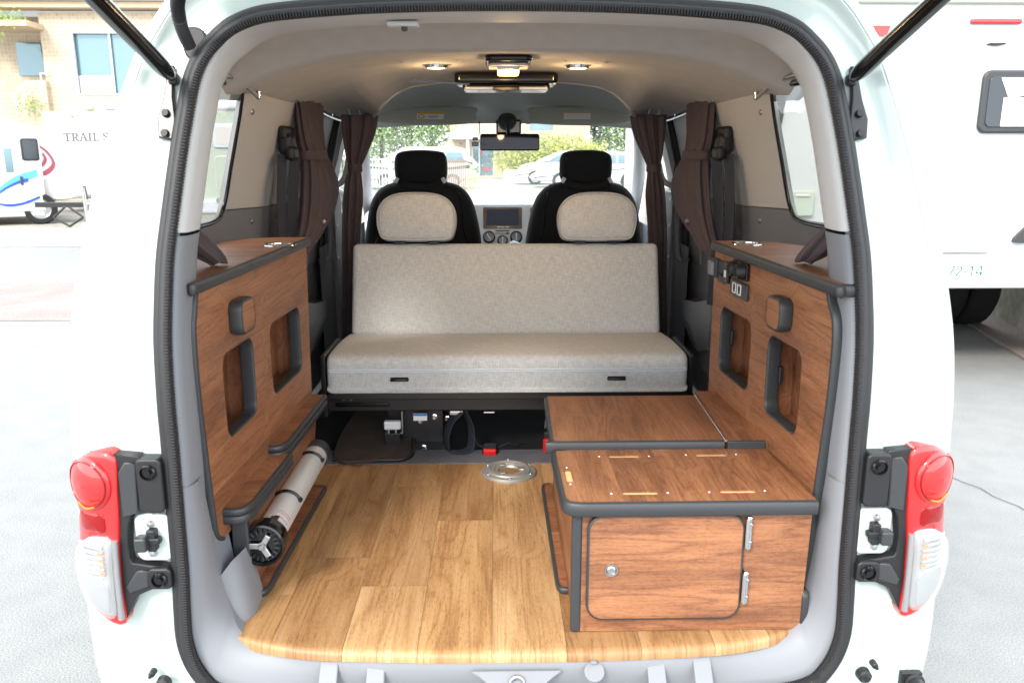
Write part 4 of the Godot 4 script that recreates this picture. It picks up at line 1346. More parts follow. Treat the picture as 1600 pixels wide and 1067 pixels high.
	wt.append(Vector2(L + .022, .05)); wt.append(Vector2(L - .06, .075)); wt.append(Vector2(L - .14, .16)); wt.append(Vector2(.30, .195)); wt.append(Vector2(.12, .20)); wt.append(Vector2(.02, .15)); wt.append(Vector2(-.012, .08)); wt.append(Vector2(-.014, .0))
	var tx := Transform3D(Basis(d, Vector3(s, 0, 0) - d * (d.x * s), Vector3.UP), Vector3(far.x - s * .006, 1.204, far.z))
	b = MB.new()
	b.prism(wt, 0, .022, tx)
	part(c, "worktop", b, "wood_long")
	b = MB.new()
	b.band(front, false, .0, .0222, .008, tx, Geometry2D.is_polygon_clockwise(front) != Geometry2D.is_polygon_clockwise(wt))
	part(c, "worktop_edging", b, "edging")
	# chrome cup ring in the worktop
	b = MB.new()
	var cr := Vector3(-.588, 1.2265, -.700) if not right else Vector3(.612, 1.2265, -.700)
	b.lathe(PackedVector2Array([Vector2(.028, -.012), Vector2(.030, .002), Vector2(.035, .004), Vector2(.041, .002), Vector2(.042, 0)]), Transform3D(Basis(), cr), 32)
	b.lathe(PackedVector2Array([Vector2(0, -.010), Vector2(.029, -.010)]), Transform3D(Basis(), cr), 24)
	part(c, "cup_ring", b, "chrome")
	if right:
		# sockets and switches
		var dev := func(u0: float, u1: float, y0: float, y1: float, t: float, m: String, called: String) -> MeshInstance3D:
			var q := MB.new()
			q.rbox(Vector3((u0 + u1) / 2, (y0 + y1) / 2, t / 2), Vector3(u1 - u0, y1 - y0, t), .003, xf)
			return part(c, called, q, m)
		var sw = dev.call(.004, .052, 1.137, 1.186, .014, "edging", "power_socket")
		var k := MB.new(); k.rbox(Vector3(.028, 1.160, .018), Vector3(.034, .036, .010), .004, xf); part(sw, "socket_flap", k, "dark_trim")
		sw = dev.call(.056, .102, 1.128, 1.184, .008, "edging", "switch_plate")
		for i in 3:
			k = MB.new(); k.rbox(Vector3(.072 + i * .010, 1.150, .010), Vector3(.006, .008, .004), .001, xf, 1); part(sw, "switch", k, "gloss_black")
		sw = dev.call(.108, .140, 1.134, 1.188, .010, "gloss_black", "volt_meter")
		k = MB.new(); k.rbox(Vector3(.124, 1.158, .012), Vector3(.012, .018, .003), .001, xf, 1); part(sw, "meter_display", k, "white_plastic")
		sw = dev.call(.166, .268, 1.160, 1.200, .010, "gloss_black", "round_socket_plate")
		for i in 2:
			k = MB.new(); k.lathe(PackedVector2Array([Vector2(.010, .002), Vector2(.012, .016), Vector2(.017, .018), Vector2(.019, .010), Vector2(.021, 0)]), Transform3D(xf.basis * Basis(Vector3(1, 0, 0), PI / 2), xf * Vector3(.192 + i * .050, 1.180, .008)), 22)
			part(sw, "socket_ring", k, "black_plastic")
			k = MB.new(); k.lathe(PackedVector2Array([Vector2(0, .014), Vector2(.013, .014)]), Transform3D(xf.basis * Basis(Vector3(1, 0, 0), PI / 2), xf * Vector3(.192 + i * .050, 1.180, .008)), 18)
			part(sw, "socket_cap", k, "edging")
		sw = dev.call(.152, .270, 1.113, 1.152, .008, "edging", "mains_outlet")
		for i in 2:
			k = MB.new(); k.prism(rrect(.176 + i * .036, 1.120, .200 + i * .036, 1.146, .003), .0075, .0100, xf, [rrect(.178 + i * .036, 1.122, .198 + i * .036, 1.144, .002)]); part(sw, "outlet_frame", k, "pale_label")
			for j in 2:
				k = MB.new(); k.rbox(Vector3(.184 + i * .036 + j * .008, 1.134, .0085), Vector3(.002, .009, .002), .0005, xf, 1); part(sw, "outlet_slot", k, "gloss_black")
	else:
		# ledge in two heights over the wheel housing, lower board and bolted foot
		for q in [[-.15, -.46, .755, .030], [-.455, -.875, .776, .032]]:
			var pl := smooth2([[-.60, -q[0] + .0], [-.565, -q[0] - .002], [-.548, -q[0] + .012], [-.541, -q[0] + .04]], 5)
			var fr := pl.duplicate()
			fr.append(Vector2(-.531, -q[1])); pl = fr.duplicate(); pl.append(Vector2(-.62, -q[1])); pl.append(Vector2(-.62, -q[0]))
			var lx := frame(Vector3(0, q[2] - q[3], 0), Vector3(1, 0, 0), Vector3(0, 0, -1))
			b = MB.new(); b.prism(pl, 0, q[3], lx)
			part(c, "ledge", b, "wood_long")
			b = MB.new()
			var fl := Geometry2D.is_polygon_clockwise(fr) != Geometry2D.is_polygon_clockwise(pl)
			b.band(fr, false, -.004, q[3] * .5, .007, lx, fl); b.band(fr, false, q[3] * .5, q[3] + .0005, .007, lx, fl)
			part(c, "ledge_edging", b, "edging")
		b = MB.new()
		b.prism(smooth2([[.20, .535], [.20, .735], [.86, .745], [.885, .745], [.84, .67], [.815, .60], [.80, .535]], 1), 0, .018, frame(Vector3(-.575, 0, 0), Vector3(0, 0, -1), Vector3.UP))
		part(c, "lower_panel", b, "wood_long")
		b = MB.new()
		b.pillow(poly2([[.175, .53], [.195, .53], [.195, .72], [.185, .735], [.175, .72]]), -.012, .022, .004, frame(Vector3(-.575, 0, 0), Vector3(0, 0, -1), Vector3.UP))
		part(c, "edging", b, "edging")
		b = MB.new()
		var ft := smooth2([[-.576, .19], [-.546, .190], [-.535, .198], [-.530, .215]], 4)
		ft.append_array(smooth2([[-.518, .735], [-.519, .75], [-.53, .757], [-.576, .757]], 4))
		var fx := frame(Vector3(0, .532, 0), Vector3(1, 0, 0), Vector3(0, 0, -1))
		b.prism(ft, 0, .014, fx)
		part(c, "foot_board", b, "wood_long")
		b = MB.new()
		b.band(ft.slice(1, ft.size() - 1), false, 0, .0145, .006, fx, Geometry2D.is_polygon_clockwise(ft) != Geometry2D.is_polygon_clockwise(ft.slice(1, ft.size() - 1)))
		part(c, "edging", b, "edging")
		screws(c, [Vector3(-.550, .546, -.235), Vector3(-.547, .546, -.40), Vector3(-.544, .546, -.57), Vector3(-.540, .546, -.725)], "screw_cap", Vector3.UP, "screw_cap", .007)
	# hidden top of the wheel housing and rear closing board
	b = MB.new()
	b.rbox(Vector3(s * .68, .86, far.z + .02), Vector3(.15, .66, .016), .002)
	part(c, "end_board", b, "wood_upright")
	if right:
		b = MB.new()
		b.pillow(poly2([[.02, .535], [.050, .532], [.050, .60], [.042, .615], [.025, .612]]), -.002, .012, .004, frame(Vector3(.578, 0, -.095), Vector3(0, 0, 1), Vector3.UP))
		part(c, "foot_block", b, "edging")
func storage_box():
	var c := thing("storage_box", "low wood laminate storage box with one rounded door on the right of the floor", "cabinet", Vector3(.33, .53, -.37))
	var b := MB.new()
	# front board
	b.prism(poly2([[.122, .532], [.566, .532], [.572, .788], [.122, .788]]), -.068, -.05)
	part(c, "front_panel", b, "wood_long")
	b = MB.new()
	b.rbox(Vector3(.124, .66, -.37), Vector3(.016, .256, .60), .003)
	part(c, "side_panel", b, "wood_long")
	b = MB.new()
	b.rbox(Vector3(.118, .66, -.056), Vector3(.020, .258, .020), .005)
	part(c, "corner_edging", b, "edging")
	b = MB.new()
	b.rbox(Vector3(.33, .66, -.675), Vector3(.42, .25, .016), .002)
	part(c, "back_panel", b, "wood_long")
	# door
	var dr := rrect(.140, .566, .437, .787 - .004, .030)
	b = MB.new()
	b.prism(dr, -.049, -.037)
	var door := part(c, "door", b, "wood_long")
	b = MB.new()
	b.band(dr, true, -.0495, -.0365, .0035, Transform3D())
	part(door, "door_edging", b, "edging")
	b = MB.new()
	b.lathe(PackedVector2Array([Vector2(0, .004), Vector2(.006, .0045), Vector2(.0085, .003), Vector2(.0095, .001), Vector2(.0105, .004), Vector2(.0125, .004), Vector2(.0135, 0)]), Transform3D(Basis(Vector3(1, 0, 0), PI / 2), Vector3(.184, .672, -.037)), 28)
	part(door, "push_knob", b, "steel")
	for y in [.748, .632]:
		b = MB.new()
		b.pillow(smooth2([[.441, y - .032], [.450, y - .034], [.452, y - .024], [.4515, y + .024], [.450, y + .034], [.441, y + .032], [.4425, y]], 4, true), -.05, -.030, .004)
		b.tube(PackedVector3Array([Vector3(.4435, y - .030, -.033), Vector3(.4435, y + .030, -.033)]), .0045, 10)
		var h := part(c, "hinge", b, "chrome")
		for t in [-.018, .018]: part(h, "hinge_screw", box(Vector3(.4495, y + t, -.030), Vector3(.004, .005, .003), .001), "steel")
	# front lid with five inlaid slats
	var lid := poly2([[.572, .030]])
	var cor := smooth2([[.130, .028], [.106, .032], [.094, .046], [.092, .075]], 5)
	lid.append_array(cor)
	var c2 := smooth2([[.090, .285], [.092, .302], [.102, .308], [.118, .309]], 4)
	lid.append_array(c2)
	lid.append(Vector2(.560, .309))
	var lx := frame(Vector3(0, .789, 0), Vector3(1, 0, 0), Vector3(0, 0, -1))
	var slots := []
	for q in [[.205, .262, .274, .274], [.396, .266, .466, .278], [.206, .066, .276, .078], [.397, .070, .468, .082], [.104, .130, .117, .190]]: slots.append(rrect(q[0], q[1], q[2], q[3], .0058, 4))
	b = MB.new()
	b.prism(lid, 0, .026, lx, slots)
	var L := part(c, "front_lid", b, "wood_cross")
	b = MB.new()
	var le := PackedVector2Array([Vector2(.571, .029)]); le.append_array(cor); le.append_array(c2)
	b.band(le, false, -.001, .0265, .0075, lx, Geometry2D.is_polygon_clockwise(lid) != Geometry2D.is_polygon_clockwise(le))
	part(L, "lid_edging", b, "edging")
	for sl in slots:
		b = MB.new()
		b.prism(sl, .004, .0235, lx)
		part(L, "inlaid_slat", b, "pale_slot")
	screws(L, [Vector3(.186, .815, -.268), Vector3(.294, .815, -.267), Vector3(.376, .815, -.273), Vector3(.486, .815, -.274), Vector3(.185, .815, -.070), Vector3(.295, .815, -.072), Vector3(.376, .815, -.074), Vector3(.486, .815, -.078), Vector3(.110, .815, -.118), Vector3(.110, .815, -.205)], "pale_label", Vector3.UP, "lid_screw", .0022)
	# far lid, a little higher, with a hinge line and a fixed strip beside it
	var f2 := smooth2([[.470, .315], [.10, .315], [.092, .318], [.088, .330]], 4)
	f2.append_array(poly2([[.094, .650], [.100, .662], [.485, .662]]))
	var fx := frame(Vector3(0, .806, 0), Vector3(1, 0, 0), Vector3(0, 0, -1))
	b = MB.new(); b.prism(f2, 0, .026, fx)
	var F := part(c, "far_lid", b, "wood_cross")
	b = MB.new(); b.band(f2.slice(0, f2.size() - 1), false, 0, .0265, .0065, fx, Geometry2D.is_polygon_clockwise(f2) != Geometry2D.is_polygon_clockwise(f2.slice(0, f2.size() - 1)))
	part(F, "lid_edging", b, "edging")
	b = MB.new(); b.prism(poly2([[.478, .315], [.520, .315], [.575, .318], [.575, .70], [.494, .70], [.491, .662]]), 0, .026, fx)
	part(c, "fixed_strip", b, "wood_cross")
	b = MB.new(); b.rbox(Vector3(.52, .821, -.312), Vector3(.085, .024, .008), .003)
	part(c, "strip_edging", b, "edging")
	b = MB.new(); b.tube(PackedVector3Array([Vector3(.474, .832, -.315), Vector3(.488, .832, -.662)]), .003, 8)
	part(c, "piano_hinge", b, "chrome")
	# bolted foot on the aisle side
	var ft := smooth2([[.118, .192], [.104, .194], [.098, .204], [.096, .22]], 4)
	ft.append_array(smooth2([[.094, .735], [.097, .752], [.104, .757], [.118, .757]], 4))
	var gx := frame(Vector3(0, .532, 0), Vector3(1, 0, 0), Vector3(0, 0, -1))
	b = MB.new(); b.prism(ft, 0, .014, gx)
	part(c, "foot_board", b, "wood_long")
	var fe := ft.slice(1, ft.size() - 1)
	b = MB.new(); b.band(fe, false, 0, .0145, .006, gx, Geometry2D.is_polygon_clockwise(ft) != Geometry2D.is_polygon_clockwise(fe))
	part(c, "edging", b, "edging")
	screws(c, [Vector3(.107, .546, -.225), Vector3(.107, .546, -.40), Vector3(.107, .546, -.56), Vector3(.107, .546, -.73)], "screw_cap", Vector3.UP, "screw_cap", .006)
func table_leg():
	var a := Vector3(-.528, .655, -.185)
	var e := Vector3(-.541, .634, -.78)
	var d := (e - a).normalized()
	var o := thing("detached_table_leg", "brushed aluminium table leg clipped along the left cabinet, black foot towards the tailgate", "folding leg", a)
	var b := MB.new(); b.tube(PackedVector3Array([a + d * .03, e]), .0325, 28)
	part(o, "tube", b, "alu")
	var xf := Transform3D(Basis(d.cross(Vector3.UP).normalized(), -d, d.cross(Vector3.UP).normalized().cross(-d)), a)
	b = MB.new()
	b.lathe(PackedVector2Array([Vector2(.0325, -.055), Vector2(.038, -.052), Vector2(.045, -.040), Vector2(.047, -.012), Vector2(.046, .004), Vector2(.042, .006), Vector2(.039, .002), Vector2(.037, -.004), Vector2(0, -.004)]), xf, 36)
	var cl := part(o, "foot_collar", b, "gloss_black")
	for k in 18:
		b = MB.new(); b.rbox(Vector3(0, .000, .030), Vector3(.0022, .008, .010), .0008, xf * Transform3D(Basis(Vector3.UP, TAU * k / 18), Vector3.ZERO), 1)
		part(cl, "fin", b, "edging")
	for k in 3:
		b = MB.new(); b.rbox(Vector3(0, .004, .014), Vector3(.013, .006, .026), .002, xf * Transform3D(Basis(Vector3.UP, TAU * k / 3 + .5), Vector3.ZERO))
		part(cl, "spider_arm", b, "steel")
	b = MB.new(); b.lathe(PackedVector2Array([Vector2(0, .011), Vector2(.004, .011), Vector2(.005, .007), Vector2(.009, .007), Vector2(.010, 0)]), xf, 18)
	part(cl, "centre_bolt", b, "steel")
	b = MB.new(); b.tube(PackedVector3Array([e - d * .035, e + d * .012]), .036, 24)
	part(o, "end_collar", b, "edging")
	# clips and printed mark
	for t in [.22, .50]:
		var p: Vector3 = a + d * t
		var ring := []
		for k in 15:
			var g := lerpf(3.5, .35, k / 14.0)
			ring.append(p + Vector3(cos(g) * .0350, sin(g) * .0350, 0))
		b = MB.new(); b.tube(PackedVector3Array(ring), .0042, 8)
		b.rbox(p + Vector3(-.036, -.004, 0), Vector3(.012, .030, .016), .004)
		b.rbox(ring[14], Vector3(.010, .010, .016), .004)
		part(o, "clip", b, "gloss_black")
	for t in [.085, .105, .115]:
		var ring := []
		for k in 9:
			var g := lerpf(.2, 1.3, k / 8.0)
			ring.append(a + d * t + Vector3(cos(g) * .0327, sin(g) * .0327, 0))
		b = MB.new(); b.tube(PackedVector3Array(ring), .0006, 5)
		part(o, "printed_line", b, "pink_stripe")
	b = MB.new(); b.rbox(a + d * .062 + Vector3(.010, .031, 0), Vector3(.020, .004, .035), .002)
	part(o, "catch", b, "steel")
func bench():
	var c := thing("bench_seat", "wide grey linen bench seat facing the tailgate with two headrests", "bench seat", Vector3(0, .53, -1.3))
	var b := MB.new()
	# cushion: section swept across, full-width, with a piping zip line
	var prof := [[-1.46, .735], [-1.06, .731], [-1.047, .742], [-1.0435, .775], [-1.0435, .800], [-1.046, .822], [-1.054, .836], [-1.070, .8435], [-1.10, .846], [-1.20, .846], [-1.32, .840], [-1.46, .828]]
	var pp := smooth2(prof, 4)
	var rows := []
	for q in [[-.560, .84], [-.558, .90], [-.553, .96], [-.545, .99], [-.533, 1.0], [-.40, 1.0], [-.2, 1.0], [0, 1.0], [.2, 1.0], [.40, 1.0], [.533, 1.0], [.545, .99], [.553, .96], [.558, .90], [.560, .84]]:
		var row := PackedVector3Array()
		for p in pp:
			var cz := -1.25; var cy := .795
			row.append(Vector3(q[0], cy + (p.y - cy) * q[1], cz + (p.x - cz) * lerpf(q[1], 1.0, .55)))
		rows.append(row)
	b.grid(rows, true)
	b.fan(rows[0], Vector3.LEFT); b.fan(rows[-1], Vector3.RIGHT)
	var cu := part(c, "seat_cushion", b, "bench_cloth")
	b = MB.new()
	for y in [.797, .803]: b.tube(smooth3([Vector3(-.546, y, -1.0500), Vector3(-.535, y, -1.0445), Vector3(-.30, y, -1.0425), Vector3(0, y, -1.0425), Vector3(.30, y, -1.0425), Vector3(.535, y, -1.0445), Vector3(.546, y, -1.0500)]), .0022, 6)
	part(cu, "zip", b, "silver_trim")
	b = MB.new()
	for x in [-.435, -.170, .10, .365]: b.rbox(Vector3(x, .765, -1.0432), Vector3(.0014, .060, .0008), .0003)
	part(cu, "seam", b, "liner")
	for x in [-.336, .337]:
		b = MB.new()
		b.tube(smooth3([Vector3(x - .026, .772, -1.044), Vector3(x - .022, .7725, -1.036), Vector3(x, .773, -1.034), Vector3(x + .022, .7725, -1.036), Vector3(x + .026, .772, -1.044)]), .0042, 8)
		b.rbox(Vector3(x, .7725, -1.0432), Vector3(.056, .014, .002), .001)
		part(cu, "pull_loop", b, "gloss_black")
	# backrest, leaning away
	b = MB.new()
	b.pillow(rrect(-.548, -.17, .548, .165, .022), -.10, .0, .020, frame(Vector3(.0, .985, -1.478), Vector3(1, 0, 0), Vector3(0, .945, -.326).normalized()), .006)
	part(c, "backrest", b, "bench_cloth")
	for s in [-1.0, 1.0]:
		var x: float = s * .322 + .004
		var hx := frame(Vector3(x, 1.222, -1.56), Vector3(1, 0, 0), Vector3(0, .985, -.17).normalized())
		var sh := smooth2([[-.118, -.074], [-.136, -.045], [-.142, .0], [-.134, .040], [-.105, .074], [-.05, .091], [.05, .091], [.105, .074], [.134, .040], [.142, 0], [.136, -.045], [.118, -.074], [.06, -.080], [-.06, -.080]], 5, true)
		b = MB.new()
		b.pillow(sh, -.045, .045, .026, hx, .008)
		var h := part(c, "headrest", b, "bench_cloth")
		b = MB.new()
		var pts := []
		for p in sh: pts.append(hx * Vector3(p.x * .965, p.y * .955, .041))
		pts.append(pts[0])
		b.tube(PackedVector3Array(pts), .0022, 5)
		part(h, "piping", b, "bench_cloth")
		for t in [-.06, .06]:
			part(h, "headrest_post", tubed([Vector3(x + t, 1.12, -1.565), Vector3(x + t, 1.17, -1.57)], .006), "chrome")
			part(h, "post_guide", box(Vector3(x + t, 1.141, -1.535), Vector3(.042, .008, .03), .003), "gloss_black")
	# steel frame under the cushion
	b = MB.new()
	b.rbox(Vector3(0, .678, -1.105), Vector3(1.16, .046, .030), .004)
	part(c, "front_beam", b, "black_steel")
	b = MB.new()
	b.rbox(Vector3(0, .715, -1.20), Vector3(1.12, .02, .30), .003)
	part(c, "seat_pan", b, "black_steel")
	b = MB.new()
	b.rbox(Vector3(-.46, .679, -1.086), Vector3(.17, .014, .012), .003)
	part(c, "slide_rail", b, "gloss_black")
	for s in [-1.0, 1.0]:
		b = MB.new()
		b.rbox(Vector3(s * .575, .74, -1.20), Vector3(.018, .20, .26), .006)
		part(c, "end_bracket", b, "black_steel")
	b = MB.new()
	b.rbox(Vector3(-.300, .60, -1.15), Vector3(.18, .14, .012), .003)
	b.rbox(Vector3(-.300, .528, -1.12), Vector3(.20, .010, .10), .003)
	b.rbox(Vector3(-.368, .556, -1.10), Vector3(.050, .058, .05), .003)
	part(c, "left_leg", b, "black_steel")
	b = MB.new()
	b.rbox(Vector3(.38, .60, -1.15), Vector3(.18, .14, .012), .003)
	part(c, "right_leg", b, "black_steel")
	b = MB.new()
	b.rbox(Vector3(-.368, .610, -1.088), Vector3(.053, .028, .022), .005)
	part(c, "release_block", b, "white_plastic")
	b = MB.new()
	b.prism(rrect(-.383, .576, -.355, .600, .004), -1.090, -1.084, Transform3D(), [rrect(-.378, .581, -.360, .595, .003)])
	b.rbox(Vector3(-.337, .617, -1.092), Vector3(.005, .074, .012), .002)
	b.rbox(Vector3(-.352, .582, -1.092), Vector3(.030, .004, .012), .001)
	part(c, "release_bracket", b, "steel")
	b = MB.new()
	b.rbox(Vector3(-.280, .632, -1.098), Vector3(.044, .024, .002), .0008, Transform3D(), 1)
	var lb := part(c, "rating_label", b, "pale_label")
	b = MB.new()
	b.rbox(Vector3(-.280, .640, -1.0965), Vector3(.043, .007, .001), .0004, Transform3D(), 1)
	part(lb, "label_band", b, "blue_label")
	for p in [Vector3(-.238, .618, -1.142), Vector3(-.195, .612, -1.142), Vector3(-.285, .605, -1.142), Vector3(-.270, .534, -1.085), Vector3(-.518, .706, -1.075), Vector3(-.495, .706, -1.075), Vector3(.50, .706, -1.075), Vector3(.525, .706, -1.075)]:
		b = MB.new()
		b.lathe(PackedVector2Array([Vector2(0, .012), Vector2(.005, .012), Vector2(.006, .004), Vector2(.010, .003), Vector2(.011, 0)]), Transform3D(Basis(Vector3(1, 0, 0), PI / 2), p), 12)
		part(c, "bolt", b, "chrome")
	b = MB.new(); b.rbox(Vector3(-.06, .640, -1.12), Vector3(.036, .006, .01), .002)
	part(c, "lever", b, "chrome")
func strap(o: Node3D, called: String, pts: Array, w: float, dir: Vector3, m := "belt_web"):
	# a woven belt along a path, w wide along dir, 2 mm thick
	var path := smooth3(pts, 8)
	var rows := []
	for i in path.size():
		var t := (path[mini(i + 1, path.size() - 1)] - path[maxi(i - 1, 0)]).normalized()
		var u := (dir - t * dir.dot(t)).normalized()
		var nn := t.cross(u) * .0015
		rows.append(PackedVector3Array([path[i] - u * w / 2 + nn, path[i] - u * w * .25 + nn * 1.6, path[i] + u * w * .25 + nn * 1.6, path[i] + u * w / 2 + nn, path[i] + u * w / 2 - nn, path[i] - u * w / 2 - nn]))
	var b := MB.new()
	b.grid(rows, true)
	part(o, called, b, m)
func belts():
	var c := thing("lap_belt", "grey looped lap belt with a red buckle under the middle of the bench", "seat belt", Vector3(-.16, .53, -1.1))
	strap(c, "webbing", [Vector3(-.150, .650, -1.10), Vector3(-.180, .62, -1.09), Vector3(-.196, .575, -1.07), Vector3(-.185, .538, -1.05), Vector3(-.150, .534, -1.04), Vector3(-.120, .545, -1.055), Vector3(-.118, .60, -1.085), Vector3(-.140, .65, -1.105)], .042, Vector3(.45, 0, .85))
	strap(c, "webbing", [Vector3(-.118, .600, -1.085), Vector3(-.105, .57, -1.07), Vector3(-.09, .548, -1.06), Vector3(-.06, .545, -1.055)], .036, Vector3(0, .3, 1))
	part(c, "anchor", box(Vector3(-.165, .645, -1.105), Vector3(.045, .016, .02), .004), "steel")
	var bk := part(c, "buckle", box(Vector3(-.058, .540, -1.050), Vector3(.048, .022, .06), .006), "black_plastic")
	part(bk, "release_button", box(Vector3(-.058, .541, -1.022), Vector3(.042, .020, .014), .005), "red_plastic")
	strap(c, "webbing", [Vector3(-.03, .545, -1.055), Vector3(.0, .556, -1.06), Vector3(.02, .548, -1.07), Vector3(.05, .54, -1.10)], .03, Vector3(0, .4, 1))
	c = thing("belt_buckle", "seat belt buckle with red button beside the storage box", "buckle", Vector3(.12, .53, -1.02))
	bk = part(c, "buckle", box(Vector3(.135, .560, -1.06), Vector3(.045, .075, .03), .006), "black_plastic")
	part(bk, "release_button", box(Vector3(.122, .553, -1.041), Vector3(.024, .048, .012), .004), "red_plastic")
	strap(c, "webbing", [Vector3(.135, .60, -1.07), Vector3(.14, .63, -1.09), Vector3(.15, .68, -1.12)], .04, Vector3(1, 0, 0))
	# shoulder belts on the side walls
	for s in [-1.0, 1.0]:
		c = thing("shoulder_belt", "dark shoulder belt hanging from its black guide on the %s wall" % ("left" if s < 0 else "right"), "seat belt", Vector3(s * .70, 1.2, -1.2), "shoulder belts")
		var b := MB.new()
		b.rbox(Vector3(s * .705, 1.480, -1.31), Vector3(.05, .07, .055), .02)
		b.rbox(Vector3(s * .685, 1.452, -1.30), Vector3(.03, .045, .075), .014)
		part(c, "guide", b, "black_plastic")
		b = MB.new()
		b.rbox(Vector3(s * .71, 1.515, -1.34), Vector3(.03, .045, .12), .012)
		part(c, "slider", b, "black_plastic")
		strap(c, "webbing", [Vector3(s * .708, 1.45, -1.265), Vector3(s * .715, 1.38, -1.265), Vector3(s * .722, 1.25, -1.26), Vector3(s * .715, 1.10, -1.25), Vector3(s * .71, .95, -1.25)], .048, Vector3(s * .35, 0, 1))
		strap(c, "webbing", [Vector3(s * .685, 1.44, -1.335), Vector3(s * .695, 1.36, -1.335), Vector3(s * .705, 1.24, -1.33), Vector3(s * .70, 1.08, -1.32), Vector3(s * .695, .95, -1.32)], .048, Vector3(s * .45, 0, .9))
func curtain(called: String, label: String, group: String, rows_in: Array, folds: int, dir: Vector3, sd: int, tie := -1.0):
	# a bundle of folded cloth: closed sections of given centre, half width along dir and half thickness
	rng.seed = sd
	var ph := rng.randf() * TAU
	var c := thing(called, label, "curtain", Vector3(rows_in[-1][0], rows_in[-1][1], rows_in[-1][2]), group)
	var ctr := []
	for q in rows_in: ctr.append(Vector3(q[0], q[1], q[2]))
	var cs := smooth3(ctr, 5)
	var hw := []
	for q in rows_in: hw.append(Vector3(q[3], q[4], 0))
	var ws := smooth3(hw, 5)
	var rows := []
	var nrm := dir.cross(Vector3.UP).normalized()
	var K := 96
	for i in cs.size():
		var row := PackedVector3Array()
		var t := float(i) / cs.size()
		for k in K:
			var a := TAU * k / K
			var rip := 1.0 + .17 * sin(a * folds + ph + t * 2.0 + .6 * sin(a * 2.0 + ph)) + .07 * sin(a * (folds * 2 + 1) + t * 4.0)
			var ex := cos(a) * ws[i].x * lerpf(1.0, rip, .35)
			var ey := sin(a) * ws[i].y * rip * 1.15
			row.append(cs[i] + dir * ex + nrm * ey + Vector3.UP * (.004 * sin(a * 3 + ph) if i == 0 or i == cs.size() - 1 else 0.0))
		rows.append(row)
	var b := MB.new()
	b.grid(rows, true)
	b.fan(rows[0], Vector3.UP); b.fan(rows[-1], Vector3.DOWN)
	part(c, "cloth", b, "curtain_cloth")
	if tie > 0.0:
		var j := 0
		while j < cs.size() - 1 and cs[j].y > tie: j += 1
		rows = []
		for q in [[.016, .98], [.014, 1.06], [0, 1.09], [-.014, 1.06], [-.016, .98]]:
			var row := PackedVector3Array()
			for k in 32:
				var a := TAU * k / 32
				row.append(cs[j] + Vector3.UP * q[0] + dir * cos(a) * ws[j].x * q[1] * 1.08 + nrm * sin(a) * ws[j].y * q[1] * 1.25)
			rows.append(row)
		b = MB.new(); b.grid(rows, true)
		part(c, "tie_band", b, "curtain_cloth")
	return c
func curtains():
	for s in [-1.0, 1.0]:
		var nm := "left" if s < 0 else "right"
		# bundles on the sliding-door rails
		var c = curtain("door_curtain", "dark brown curtain gathered on the rail by the %s shoulder belt" % nm, "dark curtains", [[s * .674, 1.632, -1.53, .125, .020], [s * .672, 1.58, -1.52, .118, .024], [s * .668, 1.50, -1.49, .095, .030], [s * .664, 1.455, -1.49, .080, .032], [s * .660, 1.40, -1.54, .125, .034], [s * .655, 1.33, -1.55, .165, .036], [s * .660, 1.25, -1.50, .145, .034], [s * .672, 1.185, -1.40, .085, .030], [s * .685, 1.145, -1.36, .055, .026], [s * .69, 1.125, -1.345, .040, .02]], 9, Vector3(s * .08, 0, 1).normalized(), 4 if s < 0 else 7, 1.455)
		var b := MB.new()
		b.lathe(PackedVector2Array([Vector2(0, .006), Vector2(.004, .006), Vector2(.008, .002), Vector2(.008, 0)]), Transform3D(Basis(Vector3(1, 0, 0), PI / 2), Vector3(s * .622, 1.225, -1.42)), 14)
		part(c, "snap_stud", b, "steel")
		# bundles at the door pillars
		c = curtain("cab_curtain", "dark brown curtain tied in at its middle at the %s door pillar" % nm, "dark curtains", [[s * .553, 1.592, -1.85, .070, .035], [s * .560, 1.52, -1.85, .060, .038], [s * .574, 1.44, -1.85, .038, .034], [s * .580, 1.395, -1.85, .024, .026], [s * .588, 1.34, -1.85, .033, .030], [s * .592, 1.28, -1.85, .038, .034], [s * .605, 1.15, -1.85, .036, .034], [s * .612, 1.0, -1.85, .034, .032], [s * .625, .82, -1.85, .030, .03], [s * .632, .68, -1.85, .03, .03]], 8, Vector3(1, 0, 0), 12 if s < 0 else 15, 1.395)
		for k in 3:
			b = MB.new(); b.tube(PackedVector3Array([Vector3(s * (.51 + .04 * k), 1.596, -1.84), Vector3(s * (.515 + .04 * k), 1.615, -1.84)]), .004, 6)
			part(c, "hook", b, "steel")
		# ends of the rear window curtains, tucked in by the tailgate pillars
		c = curtain("rear_window_curtain", "end of a bunched dark curtain lying on the %s worktop by the tailgate pillar" % nm, "dark curtains", [[s * .655, 1.31, -.245, .030, .016], [s * .640, 1.275, -.275, .034, .020], [s * .628, 1.248, -.300, .030, .020], [s * .618, 1.232, -.315, .022, .012]], 5, Vector3(s * .5, 0, .86).normalized(), 21 if s < 0 else 25)

